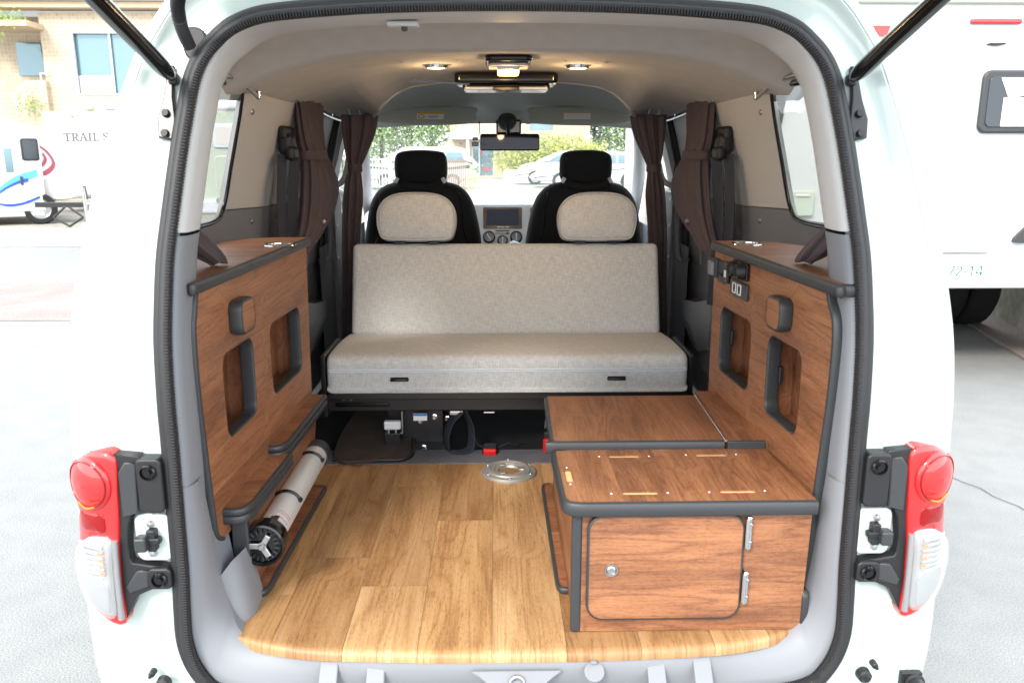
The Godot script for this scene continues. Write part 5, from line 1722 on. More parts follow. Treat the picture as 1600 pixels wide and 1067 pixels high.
# ---------------------------------------------------------------- outdoors
func structure(called: String, mb: MB, m):
	single(called, "", "", mb, m, "", "structure")
func slab(x0: float, x1: float, z0: float, z1: float, y: float) -> MB:
	var b := MB.new()
	b.quad(Vector3(x0, y, z0), Vector3(x1, y, z0), Vector3(x1, y, z1), Vector3(x0, y, z1), Vector3.UP)
	return b
func ground():
	structure("ground", slab(-150, 150, 60, -160, 0), "asphalt")
	structure("forecourt", slab(-6, 14, -11, -46, .004), "bright_concrete")
	structure("paved_strip", slab(-14, -3.2, -7.9, -5.75, .004), "paving")
	structure("left_yard", slab(-40, -5, -11.5, -23.5, .004), "bright_concrete")
	var b := MB.new()
	b.tri(Vector3(-4.75, .008, -6.40), Vector3(-3.9, .008, -6.40), Vector3(-3.9, .008, -7.0), Vector3.UP)
	single("road_marking", "white painted mark on the tan paving to the left of the van", "road marking", b, "road_paint")
	# cracks in the asphalt at the right
	b = MB.new()
	var pts := [Vector2(2.04, -2.11), Vector2(2.07, -2.02), Vector2(2.11, -1.95), Vector2(2.115, -1.86), Vector2(2.16, -1.76), Vector2(2.17, -1.62), Vector2(2.24, -1.5)]
	for i in pts.size() - 1:
		var a: Vector2 = pts[i]; var c: Vector2 = pts[i + 1]
		var n := (c - a).orthogonal().normalized() * .0022
		b.quad(Vector3(a.x - n.x, .004, a.y - n.y), Vector3(c.x - n.x, .004, c.y - n.y), Vector3(c.x + n.x, .004, c.y + n.y), Vector3(a.x + n.x, .004, a.y + n.y), Vector3.UP)
	single("asphalt_crack", "thin dark crack in the asphalt to the right of the van", "crack", b, "edging")
func wheel(o: Node3D, at: Vector3, r: float, w: float, axis := Vector3.BACK):
	var xf := Transform3D(Basis(axis.cross(Vector3.UP) if absf(axis.y) < .5 else Vector3.RIGHT, axis, (axis.cross(Vector3.UP)).cross(axis)), at)
	var b := MB.new()
	b.lathe(PackedVector2Array([Vector2(r * .62, w * .5), Vector2(r * .9, w * .5), Vector2(r, w * .36), Vector2(r, -w * .36), Vector2(r * .9, -w * .5), Vector2(0, -w * .5)]), xf, 28)
	var t := part(o, "wheel", b, "tyre")
	b = MB.new()
	b.lathe(PackedVector2Array([Vector2(0, w * .42), Vector2(r * .2, w * .44), Vector2(r * .25, w * .36), Vector2(r * .55, w * .34), Vector2(r * .62, w * .5), Vector2(r * .64, w * .5)]), xf, 24)
	part(t, "rim", b, "steel")
func stripe(pts_top: Array, pts_bot: Array, z: float) -> MB:
	var b := MB.new()
	var a := smooth2(pts_top, 6); var c := smooth2(pts_bot, 6)
	var rows := []
	for i in a.size(): rows.append(PackedVector3Array([Vector3(a[i].x, a[i].y, z), Vector3(c[i].x, c[i].y, z)]))
	b.grid(rows)
	return b
func swing(o: Node3D, pivot: Vector3, a: float):
	# turn a part about an upright line through a point of the yard
	var t := Transform3D(Basis(Vector3.UP, a), pivot - Basis(Vector3.UP, a) * pivot)
	var base: Vector3 = o.get_parent().position
	o.transform = Transform3D(Basis(), -base) * t * Transform3D(Basis(), base) * o.transform
func left_yard():
	# motorhome, seen from the side at its rear
	var z := -15.6
	var c := thing("motorhome", "white motorhome with blue swoosh stripes and an entrance door, far left", "motorhome", Vector3(-11, 0, -16.6))
	part(c, "body", box(Vector3(-12.10, 1.05, z - 1.05), Vector3(5.90, 1.66, 2.1), .10), "white_paint")
	part(c, "roof", box(Vector3(-12.1, 1.90, z - 1.05), Vector3(5.8, .14, 2.0), .06), "white_paint")
	part(c, "skirt", box(Vector3(-12.10, .25, z - 1.03), Vector3(5.8, .16, 2.0), .03), "silver_trim")
	var b := MB.new()
	b.pillow(rrect(-9.86, .36, -9.50, 1.72, .05), z, z + .02, .012)
	var d := part(c, "door", b, "white_paint")
	d.position = Vector3(.06, 0, 0) - Vector3(-11, 0, -16.6)
	# door stands left of the window
	d.position.x -= .04
	part(d, "door_window", box(Vector3(-9.73, 1.28, z + .025), Vector3(.13, .46, .02), .01), "house_glass")
	part(d, "door_handle", box(Vector3(-9.55, .88, z + .03), Vector3(.05, .17, .03), .008), "edging")
	b = MB.new(); b.pillow(rrect(-9.47, 1.27, -9.17, 1.70, .04), z, z + .025, .01)
	var w := part(c, "window", b, "gloss_black")
	b = MB.new(); b.pillow(rrect(-9.44, 1.30, -9.20, 1.67, .03), z + .02, z + .03, .004)
	part(w, "pane", b, "dark_glass")
	part(c, "blue_swoosh", stripe([[-10.05, .60], [-9.85, .82], [-9.6, .98], [-9.25, 1.10]], [[-10.05, .56], [-9.85, .73], [-9.6, .86], [-9.25, .96]], z + .026), "sky_stripe")
	part(c, "blue_swoosh", stripe([[-10.05, .57], [-9.85, .74], [-9.6, .875], [-9.42, .93]], [[-10.05, .55], [-9.85, .70], [-9.6, .82], [-9.42, .86]], z + .030), "blue_stripe")
	part(c, "blue_swoosh", stripe([[-10.02, .46], [-9.8, .43], [-9.55, .46], [-9.25, .58]], [[-10.02, .44], [-9.8, .38], [-9.55, .41], [-9.25, .53]], z + .026), "blue_stripe")
	wheel(c, Vector3(-9.27, .31, z - .12), .31, .22)
	wheel(c, Vector3(-13.6, .31, z - .12), .31, .22)
	for o in c.get_children(): swing(o, Vector3(-9.15, 0, -15.6), .50)
	# travel trailer with pink stripes behind it, its drawbar to the right
	z = -16.4
	c = thing("travel_trailer", "white travel trailer with pink curved stripes behind the blue-striped motorhome", "caravan", Vector3(-11, 0, -17.5))
	b = MB.new()
	b.pillow(poly2([[-13.8, .42], [-9.35, .42], [-9.2, .47], [-9.13, .58], [-9.12, .75], [-9.14, 1.0], [-9.19, 1.22], [-9.28, 1.45], [-9.4, 1.65], [-9.55, 1.82], [-9.72, 1.95], [-9.92, 2.05], [-10.2, 2.12], [-13.8, 2.17]]), z - 2.2, z, .08)
	part(c, "body", b, "white_paint")
	part(c, "pink_stripe", stripe([[-9.97, .98], [-9.57, 1.02], [-9.34, 1.2], [-9.42, 1.42], [-9.62, 1.62]], [[-9.97, .92], [-9.52, .94], [-9.28, 1.15], [-9.37, 1.43], [-9.60, 1.63]], z + .006), "pink_stripe")
	part(c, "pink_stripe", stripe([[-9.97, 1.13], [-9.62, 1.15], [-9.48, 1.28], [-9.5, 1.40]], [[-9.97, 1.09], [-9.58, 1.10], [-9.42, 1.26], [-9.47, 1.42]], z + .006), "pink_stripe")
	for o in c.get_children(): swing(o, Vector3(-9.13, 0, -16.4), .50)
	b = MB.new()
	b.pillow(smooth2([[-9.74, .50], [-8.72, .50], [-8.7, .78], [-8.84, .92], [-9.74, .92]], 4, true), z - .4, z + .6, .06)
	part(c, "gas_bottle_cover", b, "corrugated")
	part(c, "drawbar", box(Vector3(-8.6, .42, -15.2), Vector3(1.1, .10, .10), .01), "black_steel")
	part(c, "drawbar_tip", box(Vector3(-7.85, .42, -14.9), Vector3(.35, .11, .14), .03), "steel")
	part(c, "jockey_post", tubed([Vector3(-7.95, .08, -14.75), Vector3(-7.97, .80, -14.75)], .035, 10), "steel")
	part(c, "jockey_handle", tubed([Vector3(-7.97, .78, -14.75), Vector3(-7.90, .80, -14.7), Vector3(-7.88, .55, -14.7)], .018, 8), "edging")
	part(c, "jockey_foot", box(Vector3(-7.94, .05, -14.75), Vector3(.18, .10, .2), .02), "white_plastic")
	b = MB.new()
	for q in [[Vector3(-8.62, .20, -14.8), Vector3(-8.38, .40, -14.8)], [Vector3(-8.62, .20, -14.8), Vector3(-8.33, .03, -14.8)], [Vector3(-8.05, .20, -14.8), Vector3(-8.30, .40, -14.8)], [Vector3(-8.05, .20, -14.8), Vector3(-8.33, .03, -14.8)]]: b.tube(PackedVector3Array(q), .022, 8)
	part(c, "scissor_jack", b, "black_steel")
	# second trailer with lettering
	z = -19.0
	c = thing("lettered_trailer", "tall white trailer with grey serif lettering on its side", "caravan", Vector3(-8, 0, -20.1))
	part(c, "body", box(Vector3(-7.98, 1.35, z - 1.1), Vector3(5.76, 2.05, 2.2), .10), "white_paint")
	b = MB.new(); b.rbox(Vector3(-10.1, 2.26, z + .01), Vector3(.10, .03, .03), .01)
	part(c, "marker_lamp", b, "amber")
	writing(c, "lettering", "TRAIL S", .27, frame(Vector3(-9.83, 1.78, z + .004), Vector3(1, .02, 0), Vector3(0, 1, 0)), "letter_grey", "Droid Serif", true, .01)
	wheel(c, Vector3(-7.2, .34, z - .1), .34, .22)
	# caravan that shows through the left rear window
	z = -10.6
	c = thing("caravan", "cream caravan with a curtained window and a round-cornered hatch, seen through the left rear window", "caravan", Vector3(-4.4, 0, -12))
	b = MB.new()
	b.pillow(rrect(-5.5, .72, -3.30, 2.12, .12), z - 2.6, z, .06)
	part(c, "body", b, "cream_paint")
	part(c, "roof_band", box(Vector3(-4.4, 2.09, z - .2), Vector3(2.26, .14, .5), .04), "silver_trim")
	b = MB.new(); b.rbox(Vector3(-3.7, 2.27, z - .7), Vector3(.42, .22, .6), .04)
	part(c, "air_conditioner", b, "white_plastic")
	b = MB.new(); b.pillow(rrect(-4.02, 1.50, -3.55, 1.83, .04), z, z + .03, .012)
	w = part(c, "window", b, "silver_trim")
	b = MB.new(); b.pillow(rrect(-3.98, 1.54, -3.58, 1.79, .03), z + .02, z + .034, .004)
	part(w, "pane", b, "corrugated")
	b = MB.new(); b.pillow(rrect(-4.02, .90, -3.5, 1.38, .07), z, z + .02, .01)
	part(c, "hatch", b, "cream_paint")
	b = MB.new(); b.band(rrect(-4.02, .90, -3.5, 1.38, .07), true, z + .002, z + .022, .014, Transform3D())
	part(c, "hatch_seal", b, "corrugated")
	part(c, "rear_valance", box(Vector3(-4.4, .68, z - .15), Vector3(2.2, .22, .5), .05), "silver_trim")
	b = MB.new(); b.lathe(PackedVector2Array([Vector2(0, .02), Vector2(.035, .02), Vector2(.04, 0)]), Transform3D(Basis(Vector3(1, 0, 0), PI / 2), Vector3(-4.26, .71, z + .10)), 16)
	part(c, "reflector", b, "red_lens")
	b = MB.new(); b.lathe(PackedVector2Array([Vector2(0, .02), Vector2(.035, .02), Vector2(.04, 0)]), Transform3D(Basis(Vector3(1, 0, 0), PI / 2), Vector3(-3.98, .77, z + .10)), 16)
	part(c, "reversing_lamp", b, "clear_lens")
	wheel(c, Vector3(-5.35, .3, z - 1.6), .3, .2, Vector3.LEFT)
	wheel(c, Vector3(-3.45, .3, z - 1.6), .3, .2, Vector3.RIGHT)
	tiled_building()
func tiled_building():
	var z := -24.0
	var c := thing("tiled_building", "tan tiled building with a large pale window and planted balcony, far left", "building", Vector3(-12, 0, -27))
	var b := MB.new()
	# wall with the recessed entrance at its left, and the window opening
	b.prism(poly2([[-13.22, 0], [-6.5, 0], [-6.5, 5.35], [-13.22, 5.35]]), z - .3, z, Transform3D(), [PackedVector2Array([Vector2(-12.32, 3.08), Vector2(-10.3, 3.08), Vector2(-10.3, 4.80), Vector2(-12.32, 4.80)])])
	part(c, "wall", b, "tile_wall")
	part(c, "low_wall", box(Vector3(-13.45, 1.73, z + .02), Vector3(.60, 3.46, .3), .01), "tile_wall")
	b = MB.new()
	b.quad(Vector3(-18, 0, z - 1.2), Vector3(-13.22, 0, z - 1.2), Vector3(-13.22, 5.4, z - 1.2), Vector3(-18, 5.4, z - 1.2))
	b.quad(Vector3(-13.22, 0, z - .3), Vector3(-13.22, 0, z - 1.2), Vector3(-13.22, 5.4, z - 1.2), Vector3(-13.22, 5.4, z - .3))
	part(c, "recessed_wall", b, "tile_wall")
	part(c, "parapet", box(Vector3(-12, 5.51, z + .05), Vector3(11.4, .18, .6), .03), "tan_stucco")
	part(c, "roof_slab", box(Vector3(-12, 5.8, z - 2), Vector3(11.4, .4, 5), .03), "white_paint")
	b = MB.new(); b.quad(Vector3(-12.32, 3.08, z - .12), Vector3(-10.3, 3.08, z - .12), Vector3(-10.3, 4.80, z - .12), Vector3(-12.32, 4.80, z - .12))
	var w := part(c, "window", b, "house_glass")
	part(w, "pane_divider", box(Vector3(-11.27, 3.94, z - .06), Vector3(.05, 1.72, .06), .005), "silver_trim")
	part(w, "lower_blind", box(Vector3(-11.8, 3.36, z - .10), Vector3(.98, .50, .01), .002), "corrugated")
	for q in [[-11.31, 4.80, 2.04, .05], [-11.31, 3.08, 2.04, .05]]: part(w, "frame", box(Vector3(q[0], q[1], z - .02), Vector3(q[2], q[3], .10), .008), "silver_trim")
	part(w, "frame", box(Vector3(-12.32, 3.94, z - .02), Vector3(.05, 1.74, .10), .008), "silver_trim")
	part(c, "entrance_door", box(Vector3(-13.36, 3.95, z - 1.1), Vector3(.16, 1.35, .1), .01), "dark_glass")
	b = MB.new(); b.quad(Vector3(-14.6, 3.70, z - 1.15), Vector3(-13.80, 3.70, z - 1.15), Vector3(-13.86, 4.66, z - 1.15), Vector3(-14.6, 4.66, z - 1.15))
	part(c, "side_window", b, "house_glass")
	part(c, "balcony_slab", box(Vector3(-14.2, 4.93, z + .2), Vector3(2.2, .16, 1.4), .02), "tan_stucco")
	for q in [[Vector3(-13.95, 2.5, z + .4), Vector3(-13.95, 3.05, z + .4), Vector3(-13.55, 3.42, z + .4)], [Vector3(-13.7, 2.5, z + .4), Vector3(-13.7, 3.25, z + .4)], [Vector3(-13.95, 2.75, z + .4), Vector3(-13.5, 3.1, z + .4)], [Vector3(-13.3, 3.46, z + .1), Vector3(-13.3, 3.66, z + .1), Vector3(-13.1, 3.66, z + .1)]]: part(c, "stair_rail", tubed(q, .025, 6), "white_plastic")
	part(c, "wall_lamp", box(Vector3(-12.05, 2.72, z + .06), Vector3(.2, .16, .14), .03), "white_plastic")
	var g := thing("climbing_plant", "green climber hanging over the balcony slab of the tiled building", "plant", Vector3(-14.2, 4.9, z + .8))
	foliage(g, "leaves", [[Vector3(-14.15, 5.1, z + .7), Vector3(.75, .16, .3)], [Vector3(-14.3, 4.70, z + .9), Vector3(.55, .24, .2)], [Vector3(-13.55, 5.03, z + .8), Vector3(.5, .08, .2)]], 900, .09, [Color(.16, .30, .06), Color(.30, .45, .10)], 41)
	var s := thing("shrub", "small green shrub at the foot of the stair rail", "shrub", Vector3(-13.6, 2.4, z + .5))
	foliage(s, "leaves", [[Vector3(-13.6, 2.72, z + .5), Vector3(.4, .25, .2)]], 350, .08, [Color(.18, .32, .08), Color(.32, .45, .12)], 43)
func foliage(o: Node3D, called: String, lobes: Array, count: int, size: float, cols: Array, sd: int):
	rng.seed = sd
	var b := MB.new()
	var vol := 0.0
	for l in lobes: vol += l[1].x * l[1].y * l[1].z
	for l in lobes:
		var n := int(count * l[1].x * l[1].y * l[1].z / vol)
		# leaves sit on twigs: small clumps that leave gaps between them
		var k := 0
		while k < n:
			var d := Vector3(rng.randfn(), rng.randfn(), rng.randfn()).normalized()
			var r := pow(rng.randf(), .28)
			var c: Vector3 = l[0] + d * r * l[1]
			var tone: Color = cols[0].lerp(cols[1], clampf(rng.randf_range(-.1, 1.1), 0, 1))
			for j in 7:
				var p := c + Vector3(rng.randfn(), rng.randfn() * .7, rng.randfn()) * size * 1.5
				var u := Vector3(rng.randfn(), rng.randfn() * .6, rng.randfn()).normalized()
				var nn := (d * .8 + Vector3(rng.randfn(), rng.randfn() + .6, rng.randfn()) * .6).normalized()
				var w := nn.cross(u).normalized()
				u = w.cross(nn)
				var sz := size * rng.randf_range(.6, 1.2)
				b.tint = tone.lerp(cols[0] if rng.randf() < .5 else cols[1], rng.randf() * .4)
				b.quad(p - u * sz * .5, p + w * sz * .22, p + u * sz * .5, p - w * sz * .22, nn)
				k += 1
	part(o, called, b, "leaf")
func tree(label: String, at: Vector3, h: float, lobes: Array, n: int, leaf: float, cols: Array, sd: int):
	var t := thing("tree", label, "tree", at, "trees ahead of the van")
	rng.seed = sd
	var b := MB.new()
	b.tube(PackedVector3Array([at, at + Vector3(.03, h * .3, 0), at + Vector3(-.02, h * .6, .05), at + Vector3(0, h * .85, 0)]), PackedFloat32Array([.16, .12, .08, .03]), 8)
	for k in 5:
		var y := h * (.3 + .1 * k)
		var a := rng.randf() * TAU
		b.tube(PackedVector3Array([at + Vector3(0, y, 0), at + Vector3(cos(a) * .5, y + .5, sin(a) * .5), at + Vector3(cos(a) * 1.0, y + .8, sin(a) * 1.0)]), PackedFloat32Array([.06, .04, .015]), 6)
	part(t, "trunk", b, "bark")
	foliage(t, "crown", lobes, n, leaf, cols, sd)
func right_yard():
	# motorhome standing close on the right, its back towards us
	var z := -3.75
	var c := thing("motorhome", "white motorhome on the right seen from behind, with number plate and dark framed windows", "motorhome", Vector3(2.86, 0, -7))
	var b := MB.new()
	b.pillow(rrect(1.62, .60, 4.16, 3.0, .10), z - 5.6, z, .05)
	part(c, "body", b, "white_paint")
	b = MB.new(); b.rbox(Vector3(2.86, 2.335, z + .01), Vector3(2.46, .05, .05), .02)
	part(c, "roof_moulding", b, "cream_paint")
	part(c, "underframe", box(Vector3(2.86, .55, z - 3.6), Vector3(1.6, .08, 3.6), .02), "black_steel")
	b = MB.new()
	b.rbox(Vector3(2.86, .625, z - .02), Vector3(2.46, .05, .10), .02)
	part(c, "rear_sill", b, "white_paint")
	for q in [[2.92, 3.62, 1.565, 1.935], [1.50, 1.715, 1.56, 1.93]]:
		var r := rrect(q[0], q[2], q[1], q[3], .05)
		if q[0] < 2: r = smooth2([[1.625, 1.92], [1.71, 1.935], [1.735, 1.90], [1.72, 1.70], [1.705, 1.60], [1.68, 1.57], [1.66, 1.60], [1.64, 1.75]], 4, true)
		b = MB.new(); b.pillow(r, z, z + .03, .012)
		var w := part(c, "window", b, "edging")
		b = MB.new()
		if q[0] > 2: b.pillow(rrect(q[0] + .035, q[2] + .035, q[1] - .035, q[3] - .035, .035), z + .02, z + .036, .004)
		else: b.pillow(smooth2([[1.64, 1.90], [1.70, 1.915], [1.715, 1.89], [1.70, 1.70], [1.685, 1.60], [1.67, 1.60], [1.655, 1.75]], 4, true), z + .02, z + .036, .004)
		part(w, "pane", b, "dark_glass")
		if q[0] > 2:
			# inside: pale blind and fittings behind the pane
			part(w, "blind", box(Vector3(3.30, 1.69, z + .0375), Vector3(.50, .17, .003), .001), "pale_label")
			b = MB.new(); b.prism(PackedVector2Array([Vector2(3.02, 1.89), Vector2(3.16, 1.89), Vector2(3.20, 1.79), Vector2(3.08, 1.77)]), z + .036, z + .039)
			part(w, "curtain_fold", b, "silver_trim")
	part(c, "brake_lamp", box(Vector3(2.96, 2.212, z + .01), Vector3(.31, .030, .03), .012), "red_lens")
	b = MB.new(); b.prism(PackedVector2Array([Vector2(2.22, 2.185), Vector2(2.32, 2.185), Vector2(2.30, 2.13), Vector2(2.25, 2.13)]), z, z + .03)
	part(c, "marker_lamp", b, "red_lens")
	b = MB.new(); b.pillow(smooth2([[2.92, 2.085], [2.98, 2.093], [3.04, 2.088], [2.98, 2.075]], 4, true), z, z + .02, .005)
	part(c, "number_lamp", b, "edging")
	b = MB.new(); b.prism(smooth2([[3.24, .90], [3.34, .90], [3.34, 1.0], [3.29, .97]], 3, true), z, z + .03)
	part(c, "mud_flap_lamp", b, "edging")
	# hatch seen through the van's right rear window
	b = MB.new(); b.pillow(rrect(1.80, 1.06, 1.95, 1.22, .02), z, z + .03, .01)
	part(c, "service_hatch", b, "cream_paint")
	part(c, "hatch_lip", box(Vector3(1.87, 1.19, z + .035), Vector3(.09, .016, .01), .004), "corrugated")
	# number plate
	b = MB.new(); b.rbox(Vector3(2.945, .735, z + .006), Vector3(.34, .175, .008), .003)
	var pl := part(c, "number_plate", b, "pale_label")
	part(c, "plate_hood", box(Vector3(2.89, .84, z + .02), Vector3(.42, .012, .05), .004), "white_paint")
	writing(c, "plate_number", "72-14", .092, frame(Vector3(2.965, .712, z + .010), Vector3(1, 0, 0), Vector3(0, 1, 0)), "plate_green", "Droid Sans", false, .002)
	writing(c, "plate_class", "800", .045, frame(Vector3(2.955, .785, z + .010), Vector3(1, 0, 0), Vector3(0, 1, 0)), "letter_grey", "Droid Sans", false, .002)
	for x in [1.80, 3.73]:
		wheel(c, Vector3(x, .37, -5.5), .37, .24, Vector3.RIGHT)
		wheel(c, Vector3(x + .27, .37, -5.5), .37, .24, Vector3.RIGHT)
	part(c, "axle", tubed([Vector3(1.9, .40, -5.5), Vector3(3.9, .40, -5.5)], .06), "bark")
	# concrete wall behind it with a kerb at its foot
	var a := Vector3(3.90, 0, -3.4)
	var e := Vector3(6.6, 0, -15.0)
	var d := (e - a).normalized()
	var n := Vector3(d.z, 0, -d.x)
	b = MB.new()
	var xf := Transform3D(Basis(d, Vector3.UP, d.cross(Vector3.UP)), (a + e) / 2)
	b.rbox(Vector3(0, .45, 0.1), Vector3((e - a).length(), .9, .2), .015, xf)
	single("concrete_wall", "low grey concrete wall behind the right motorhome", "wall", b, "concrete_wall")
	b = MB.new()
	b.rbox(Vector3(0, .0, -.17), Vector3((e - a).length(), .05, .34), .012, xf)
	structure("pavement", b, "paving")
func car(label: String, at: Vector3, m: String, side: Array, roof: Array, wins: Array, wheels: Array, r: float, group := ""):
	# profile built facing -x, at = middle of the near side on the ground
	var c := thing("parked_car", label, "car", at, group)
	var b := MB.new()
	b.pillow(smooth2(side, 5, true), -1.62, 0, .10, Transform3D(Basis(), at))
	part(c, "body", b, m)
	b = MB.new()
	b.pillow(smooth2(roof, 5, true), -1.50, -.12, .12, Transform3D(Basis(), at))
	part(c, "cabin", b, m)
	for w in wins:
		b = MB.new()
		b.pillow(poly2(w), -.14, -.108, .01, Transform3D(Basis(), at))
		part(c, "window", b, "house_glass")
	for x in wheels: wheel(c, at + Vector3(x, r, -.06), r, .2)
	return c
func ahead():
	# fence, gate and van on the left
	var z := -28.0
	var f := thing("white_fence", "white upright-bar fence beyond the windscreen on the left", "fence", Vector3(-3.6, 0, z))
	for y in [1.17, .25]: part(f, "rail", box(Vector3(-4.0, y, z), Vector3(4.4, .05, .04), .01), "white_plastic")
	for k in 40: part(f, "bar", box(Vector3(-6.1 + k * .11, .70, z), Vector3(.03, 1.0, .02), .005), "white_plastic")
	for x in [-5.6, -3.72, -1.84]: part(f, "post", box(Vector3(x, .62, z), Vector3(.09, 1.24, .07), .01), "white_plastic")
	z = -27.0
	f = thing("slatted_gate", "brown upright-slat gate between the white van and the shop", "gate", Vector3(-1.3, 0, z))
	for k in 10: part(f, "slat", box(Vector3(-1.66 + k * .066, .62, z), Vector3(.046, 1.06, .02), .004), "brown_gate")
	for y in [1.12, .20]: part(f, "rail", box(Vector3(-1.36, y, z - .03), Vector3(.70, .06, .03), .005), "brown_gate")
	var v = car("white van parked behind the white fence and slatted gate", Vector3(-3.0, 0, -31.0), "white_paint", [[-2.0, .35], [2.0, .35], [2.03, .8], [2.0, .92], [-1.7, .95], [-2.05, .75]], [[-1.4, .85], [2.0, .85], [1.88, 1.30], [1.72, 1.53], [1.3, 1.60], [-.4, 1.60], [-.8, 1.45]], [[[1.05, 1.0], [1.80, 1.0], [1.66, 1.40], [1.05, 1.42]], [[.1, 1.0], [.98, 1.0], [.98, 1.43], [.1, 1.43]], [[-1.1, 1.0], [.03, 1.0], [.03, 1.43], [-.55, 1.42]]], [-1.3, 1.3], .30)
	# white cars on the right
	car("white estate car parked nearest beyond the windscreen on the right", Vector3(3.95, 0, -32.0), "white_paint", [[-2.25, .28], [2.2, .28], [2.3, .7], [2.2, .92], [-.9, .93], [-1.8, .84], [-2.22, .66]], [[-1.25, .85], [2.2, .88], [2.05, 1.25], [1.6, 1.40], [.2, 1.43], [-.45, 1.34]], [[[-.85, .95], [-.1, .95], [-.1, 1.30], [-.38, 1.28]], [[-.04, .95], [.85, .95], [.85, 1.31], [-.04, 1.31]], [[.92, .95], [1.85, .98], [1.6, 1.28], [.92, 1.31]]], [-1.4, 1.35], .31, "white cars on the right")
	car("white car parked behind the nearer white estate car", Vector3(3.1, 0, -35.2), "white_paint", [[-2.1, .28], [2.2, .28], [2.3, .7], [2.2, .95], [-.9, .96], [-1.8, .87], [-2.1, .66]], [[-1.25, .85], [2.2, .88], [2.05, 1.25], [1.6, 1.42], [.2, 1.46], [-.45, 1.36]], [[[-.85, .98], [-.1, .98], [-.1, 1.32], [-.38, 1.30]], [[-.04, .98], [.85, .98], [.85, 1.33], [-.04, 1.33]]], [-1.4, 1.35], .31, "white cars on the right")
	# shop ahead
	z = -46.0
	var c := thing("shop_building", "pale tan building with a glazed shop entrance straight ahead", "building", Vector3(1, 0, z - 4))
	var b := MB.new()
	b.prism(poly2([[-2.6, 0], [5.3, 0], [5.3, 4.2], [-2.6, 4.2]]), z - .3, z, Transform3D(), [PackedVector2Array([Vector2(-1.36, .08), Vector2(-.10, .08), Vector2(-.10, 1.95), Vector2(-1.36, 1.95)]), PackedVector2Array([Vector2(1.9, 2.55), Vector2(3.2, 2.55), Vector2(3.2, 3.2), Vector2(1.9, 3.2)])])
	part(c, "wall", b, "tan_stucco")
	b = MB.new(); b.quad(Vector3(-1.36, .08, z - .15), Vector3(-.1, .08, z - .15), Vector3(-.1, 1.95, z - .15), Vector3(-1.36, 1.95, z - .15))
	var d := part(c, "shop_window", b, "house_glass")
	for x in [-1.33, -.95, -.13]: part(d, "frame", box(Vector3(x, 1.0, z - .1), Vector3(.07, 1.86, .08), .01), "white_plastic")
	part(d, "notice", box(Vector3(-.82, 1.35, z - .12), Vector3(.12, .22, .01), .002), "red_label")
	part(d, "notice", box(Vector3(-.55, .45, z - .12), Vector3(.42, .22, .01), .002), "pink_stripe")
	b = MB.new(); b.quad(Vector3(1.9, 2.55, z - .15), Vector3(3.2, 2.55, z - .15), Vector3(3.2, 3.2, z - .15), Vector3(1.9, 3.2, z - .15))
	part(c, "upper_window", b, "house_glass")
	part(c, "canopy", box(Vector3(-.9, 2.16, z + .6), Vector3(3.2, .18, 1.4), .03), "corrugated")
	part(c, "canopy_post", box(Vector3(-1.56, 1.05, z + 1.1), Vector3(.16, 2.1, .16), .01), "white_plastic")
	part(c, "roof", box(Vector3(1.35, 4.3, z - 3), Vector3(8.4, .25, 6.4), .03), "corrugated")
	# hedge above a low white wall
	z = -43.0
	single("garden_wall", "low white wall under the yellow-green hedge", "wall", box(Vector3(3.2, .22, z + .9), Vector3(5.6, .55, .2), .02), "white_plastic")
	var h := thing("hedge", "broad yellow-green hedge in front of the tan building", "hedge", Vector3(2.4, 0, z))
	foliage(h, "leaves", [[Vector3(.75, 1.0, z), Vector3(.85, .85, .8)], [Vector3(1.6, 1.25, z), Vector3(1.0, .85, .9)], [Vector3(2.7, 1.45, z), Vector3(1.1, .95, 1.0)], [Vector3(3.9, 1.45, z), Vector3(1.1, .85, 1.0)], [Vector3(5.0, 1.25, z), Vector3(1.0, .75, .9)], [Vector3(2.6, .8, z + .2), Vector3(2.7, .6, .9)]], 11000, .16, [Color(.12, .20, .035), Color(.52, .50, .07)], 51)
	var s := thing("roadside_shrub", "small bright green shrub growing at the end of the slatted gate", "shrub", Vector3(-1.0, 0, -29))
	foliage(s, "leaves", [[Vector3(-.92, .55, -29), Vector3(.16, .5, .3)]], 400, .09, [Color(.25, .36, .06), Color(.45, .55, .12)], 53)
	# trees
	var gl := [Color(.09, .17, .04), Color(.26, .38, .12)]
	var gd := [Color(.04, .085, .03), Color(.13, .22, .08)]
	tree("light green tree at the left edge of the windscreen view", Vector3(-6.6, 0, -47), 5.0, [[Vector3(-6.6, 2.6, -47), Vector3(1.5, 1.5, 1.5)], [Vector3(-7.6, 3.4, -47), Vector3(1.3, 1.3, 1.3)], [Vector3(-6.0, 4.0, -47), Vector3(1.4, 1.2, 1.3)]], 5000, .2, gl, 61)
	tree("dark green tree between the two lighter trees on the left", Vector3(-5.2, 0, -50), 6.0, [[Vector3(-5.2, 2.4, -50), Vector3(1.5, 1.9, 1.5)], [Vector3(-5.4, 4.4, -50), Vector3(1.7, 1.5, 1.6)]], 5000, .2, gd, 62)
	tree("broad green tree above the white van", Vector3(-3.7, 0, -47), 5.0, [[Vector3(-4.0, 2.4, -47), Vector3(1.2, 1.4, 1.2)], [Vector3(-3.0, 2.9, -47), Vector3(1.0, 1.2, 1.2)], [Vector3(-3.6, 3.9, -47), Vector3(1.4, 1.2, 1.3)]], 5000, .2, gl, 63)
	tree("dark conifer-like tree at the right end of the hedge", Vector3(6.0, 0, -50), 6.0, [[Vector3(6.0, 2.2, -48), Vector3(1.0, 1.6, 1.0)], [Vector3(5.9, 4.0, -48), Vector3(1.2, 1.5, 1.1)]], 4500, .2, gd, 64)
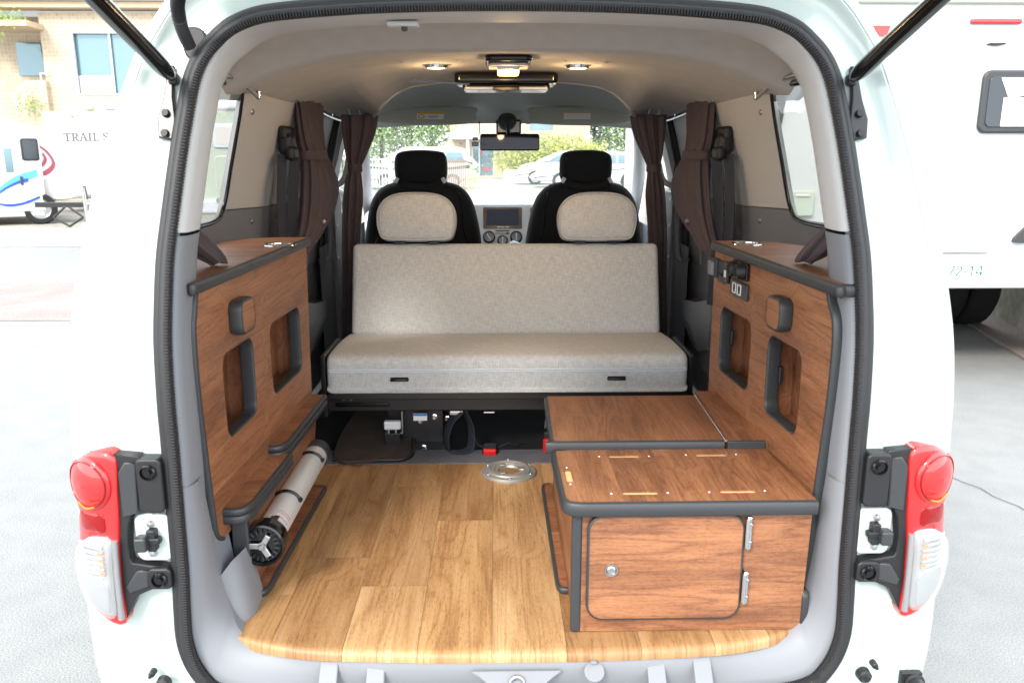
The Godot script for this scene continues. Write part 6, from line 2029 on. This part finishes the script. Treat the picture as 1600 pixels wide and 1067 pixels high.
	tree("light green tree at the right edge of the windscreen view", Vector3(7.6, 0, -47), 5.0, [[Vector3(7.4, 2.4, -47), Vector3(1.2, 1.2, 1.2)], [Vector3(8.8, 1.8, -47), Vector3(1.3, 1.1, 1.2)], [Vector3(8.0, 3.6, -47), Vector3(1.6, 1.4, 1.4)]], 5500, .2, gl, 65)
	rng.seed = 70
	var wd := thing("far_woodland", "dark belt of woodland closing the view far behind the trees", "woodland", Vector3(0, 0, -58))
	foliage(wd, "leaves", [[Vector3(-13, 2.4, -57), Vector3(7, 3.4, 1.5)], [Vector3(14, 2.4, -57), Vector3(7, 3.4, 1.5)]], 16000, .34, [Color(.05, .10, .035), Color(.18, .28, .08)], 71)
	wd.set_meta("kind", "stuff")

func _ready():
	var cam := Camera3D.new()
	cam.name = "camera"
	cam.fov = 45.25; cam.near = 0.05; cam.far = 400.0
	add_child(cam)
	cam.position = Vector3(-.036, 1.46, 1.40)
	cam.rotation = Vector3(deg_to_rad(-13.1), deg_to_rad(-1.13), 0)
	cam.current = true
	var lens := CameraAttributesPhysical.new()
	lens.frustum_focal_length = 28.8; lens.frustum_focus_distance = 2.6; lens.exposure_aperture = 8.0
	lens.frustum_near = .05; lens.frustum_far = 400.0
	cam.attributes = lens
	var we := WorldEnvironment.new()
	we.name = "environment"
	var env := Environment.new()
	env.background_mode = Environment.BG_SKY
	var sm := ProceduralSkyMaterial.new()
	sm.sky_top_color = Color(.87, .90, .93); sm.sky_horizon_color = Color(.97, .97, .97); sm.sky_curve = .18
	sm.ground_horizon_color = Color(.85, .85, .85); sm.ground_bottom_color = Color(.6, .6, .6)
	sm.sun_angle_max = 0.0
	var sky := Sky.new()
	sky.sky_material = sm
	env.sky = sky
	env.tonemap_mode = Environment.TONE_MAPPER_LINEAR
	env.tonemap_exposure = 5.0
	env.sdfgi_enabled = true; env.ssao_enabled = true; env.ssil_enabled = true
	we.environment = env
	add_child(we)
	var sun := DirectionalLight3D.new()
	sun.name = "sun"
	sun.light_energy = .32; sun.light_angular_distance = 14.0; sun.light_color = Color(1, .975, .94); sun.shadow_enabled = true
	add_child(sun)
	sun.rotation = Vector3(deg_to_rad(-38), deg_to_rad(-28), 0)
	materials()
	ground()
	build_van()
	floor_and_rugs()
	storage_box()
	side_cabinet(false)
	side_cabinet(true)
	bench()
	table_leg()
	curtains()
	belts()
	left_yard()
	right_yard()
	ahead()
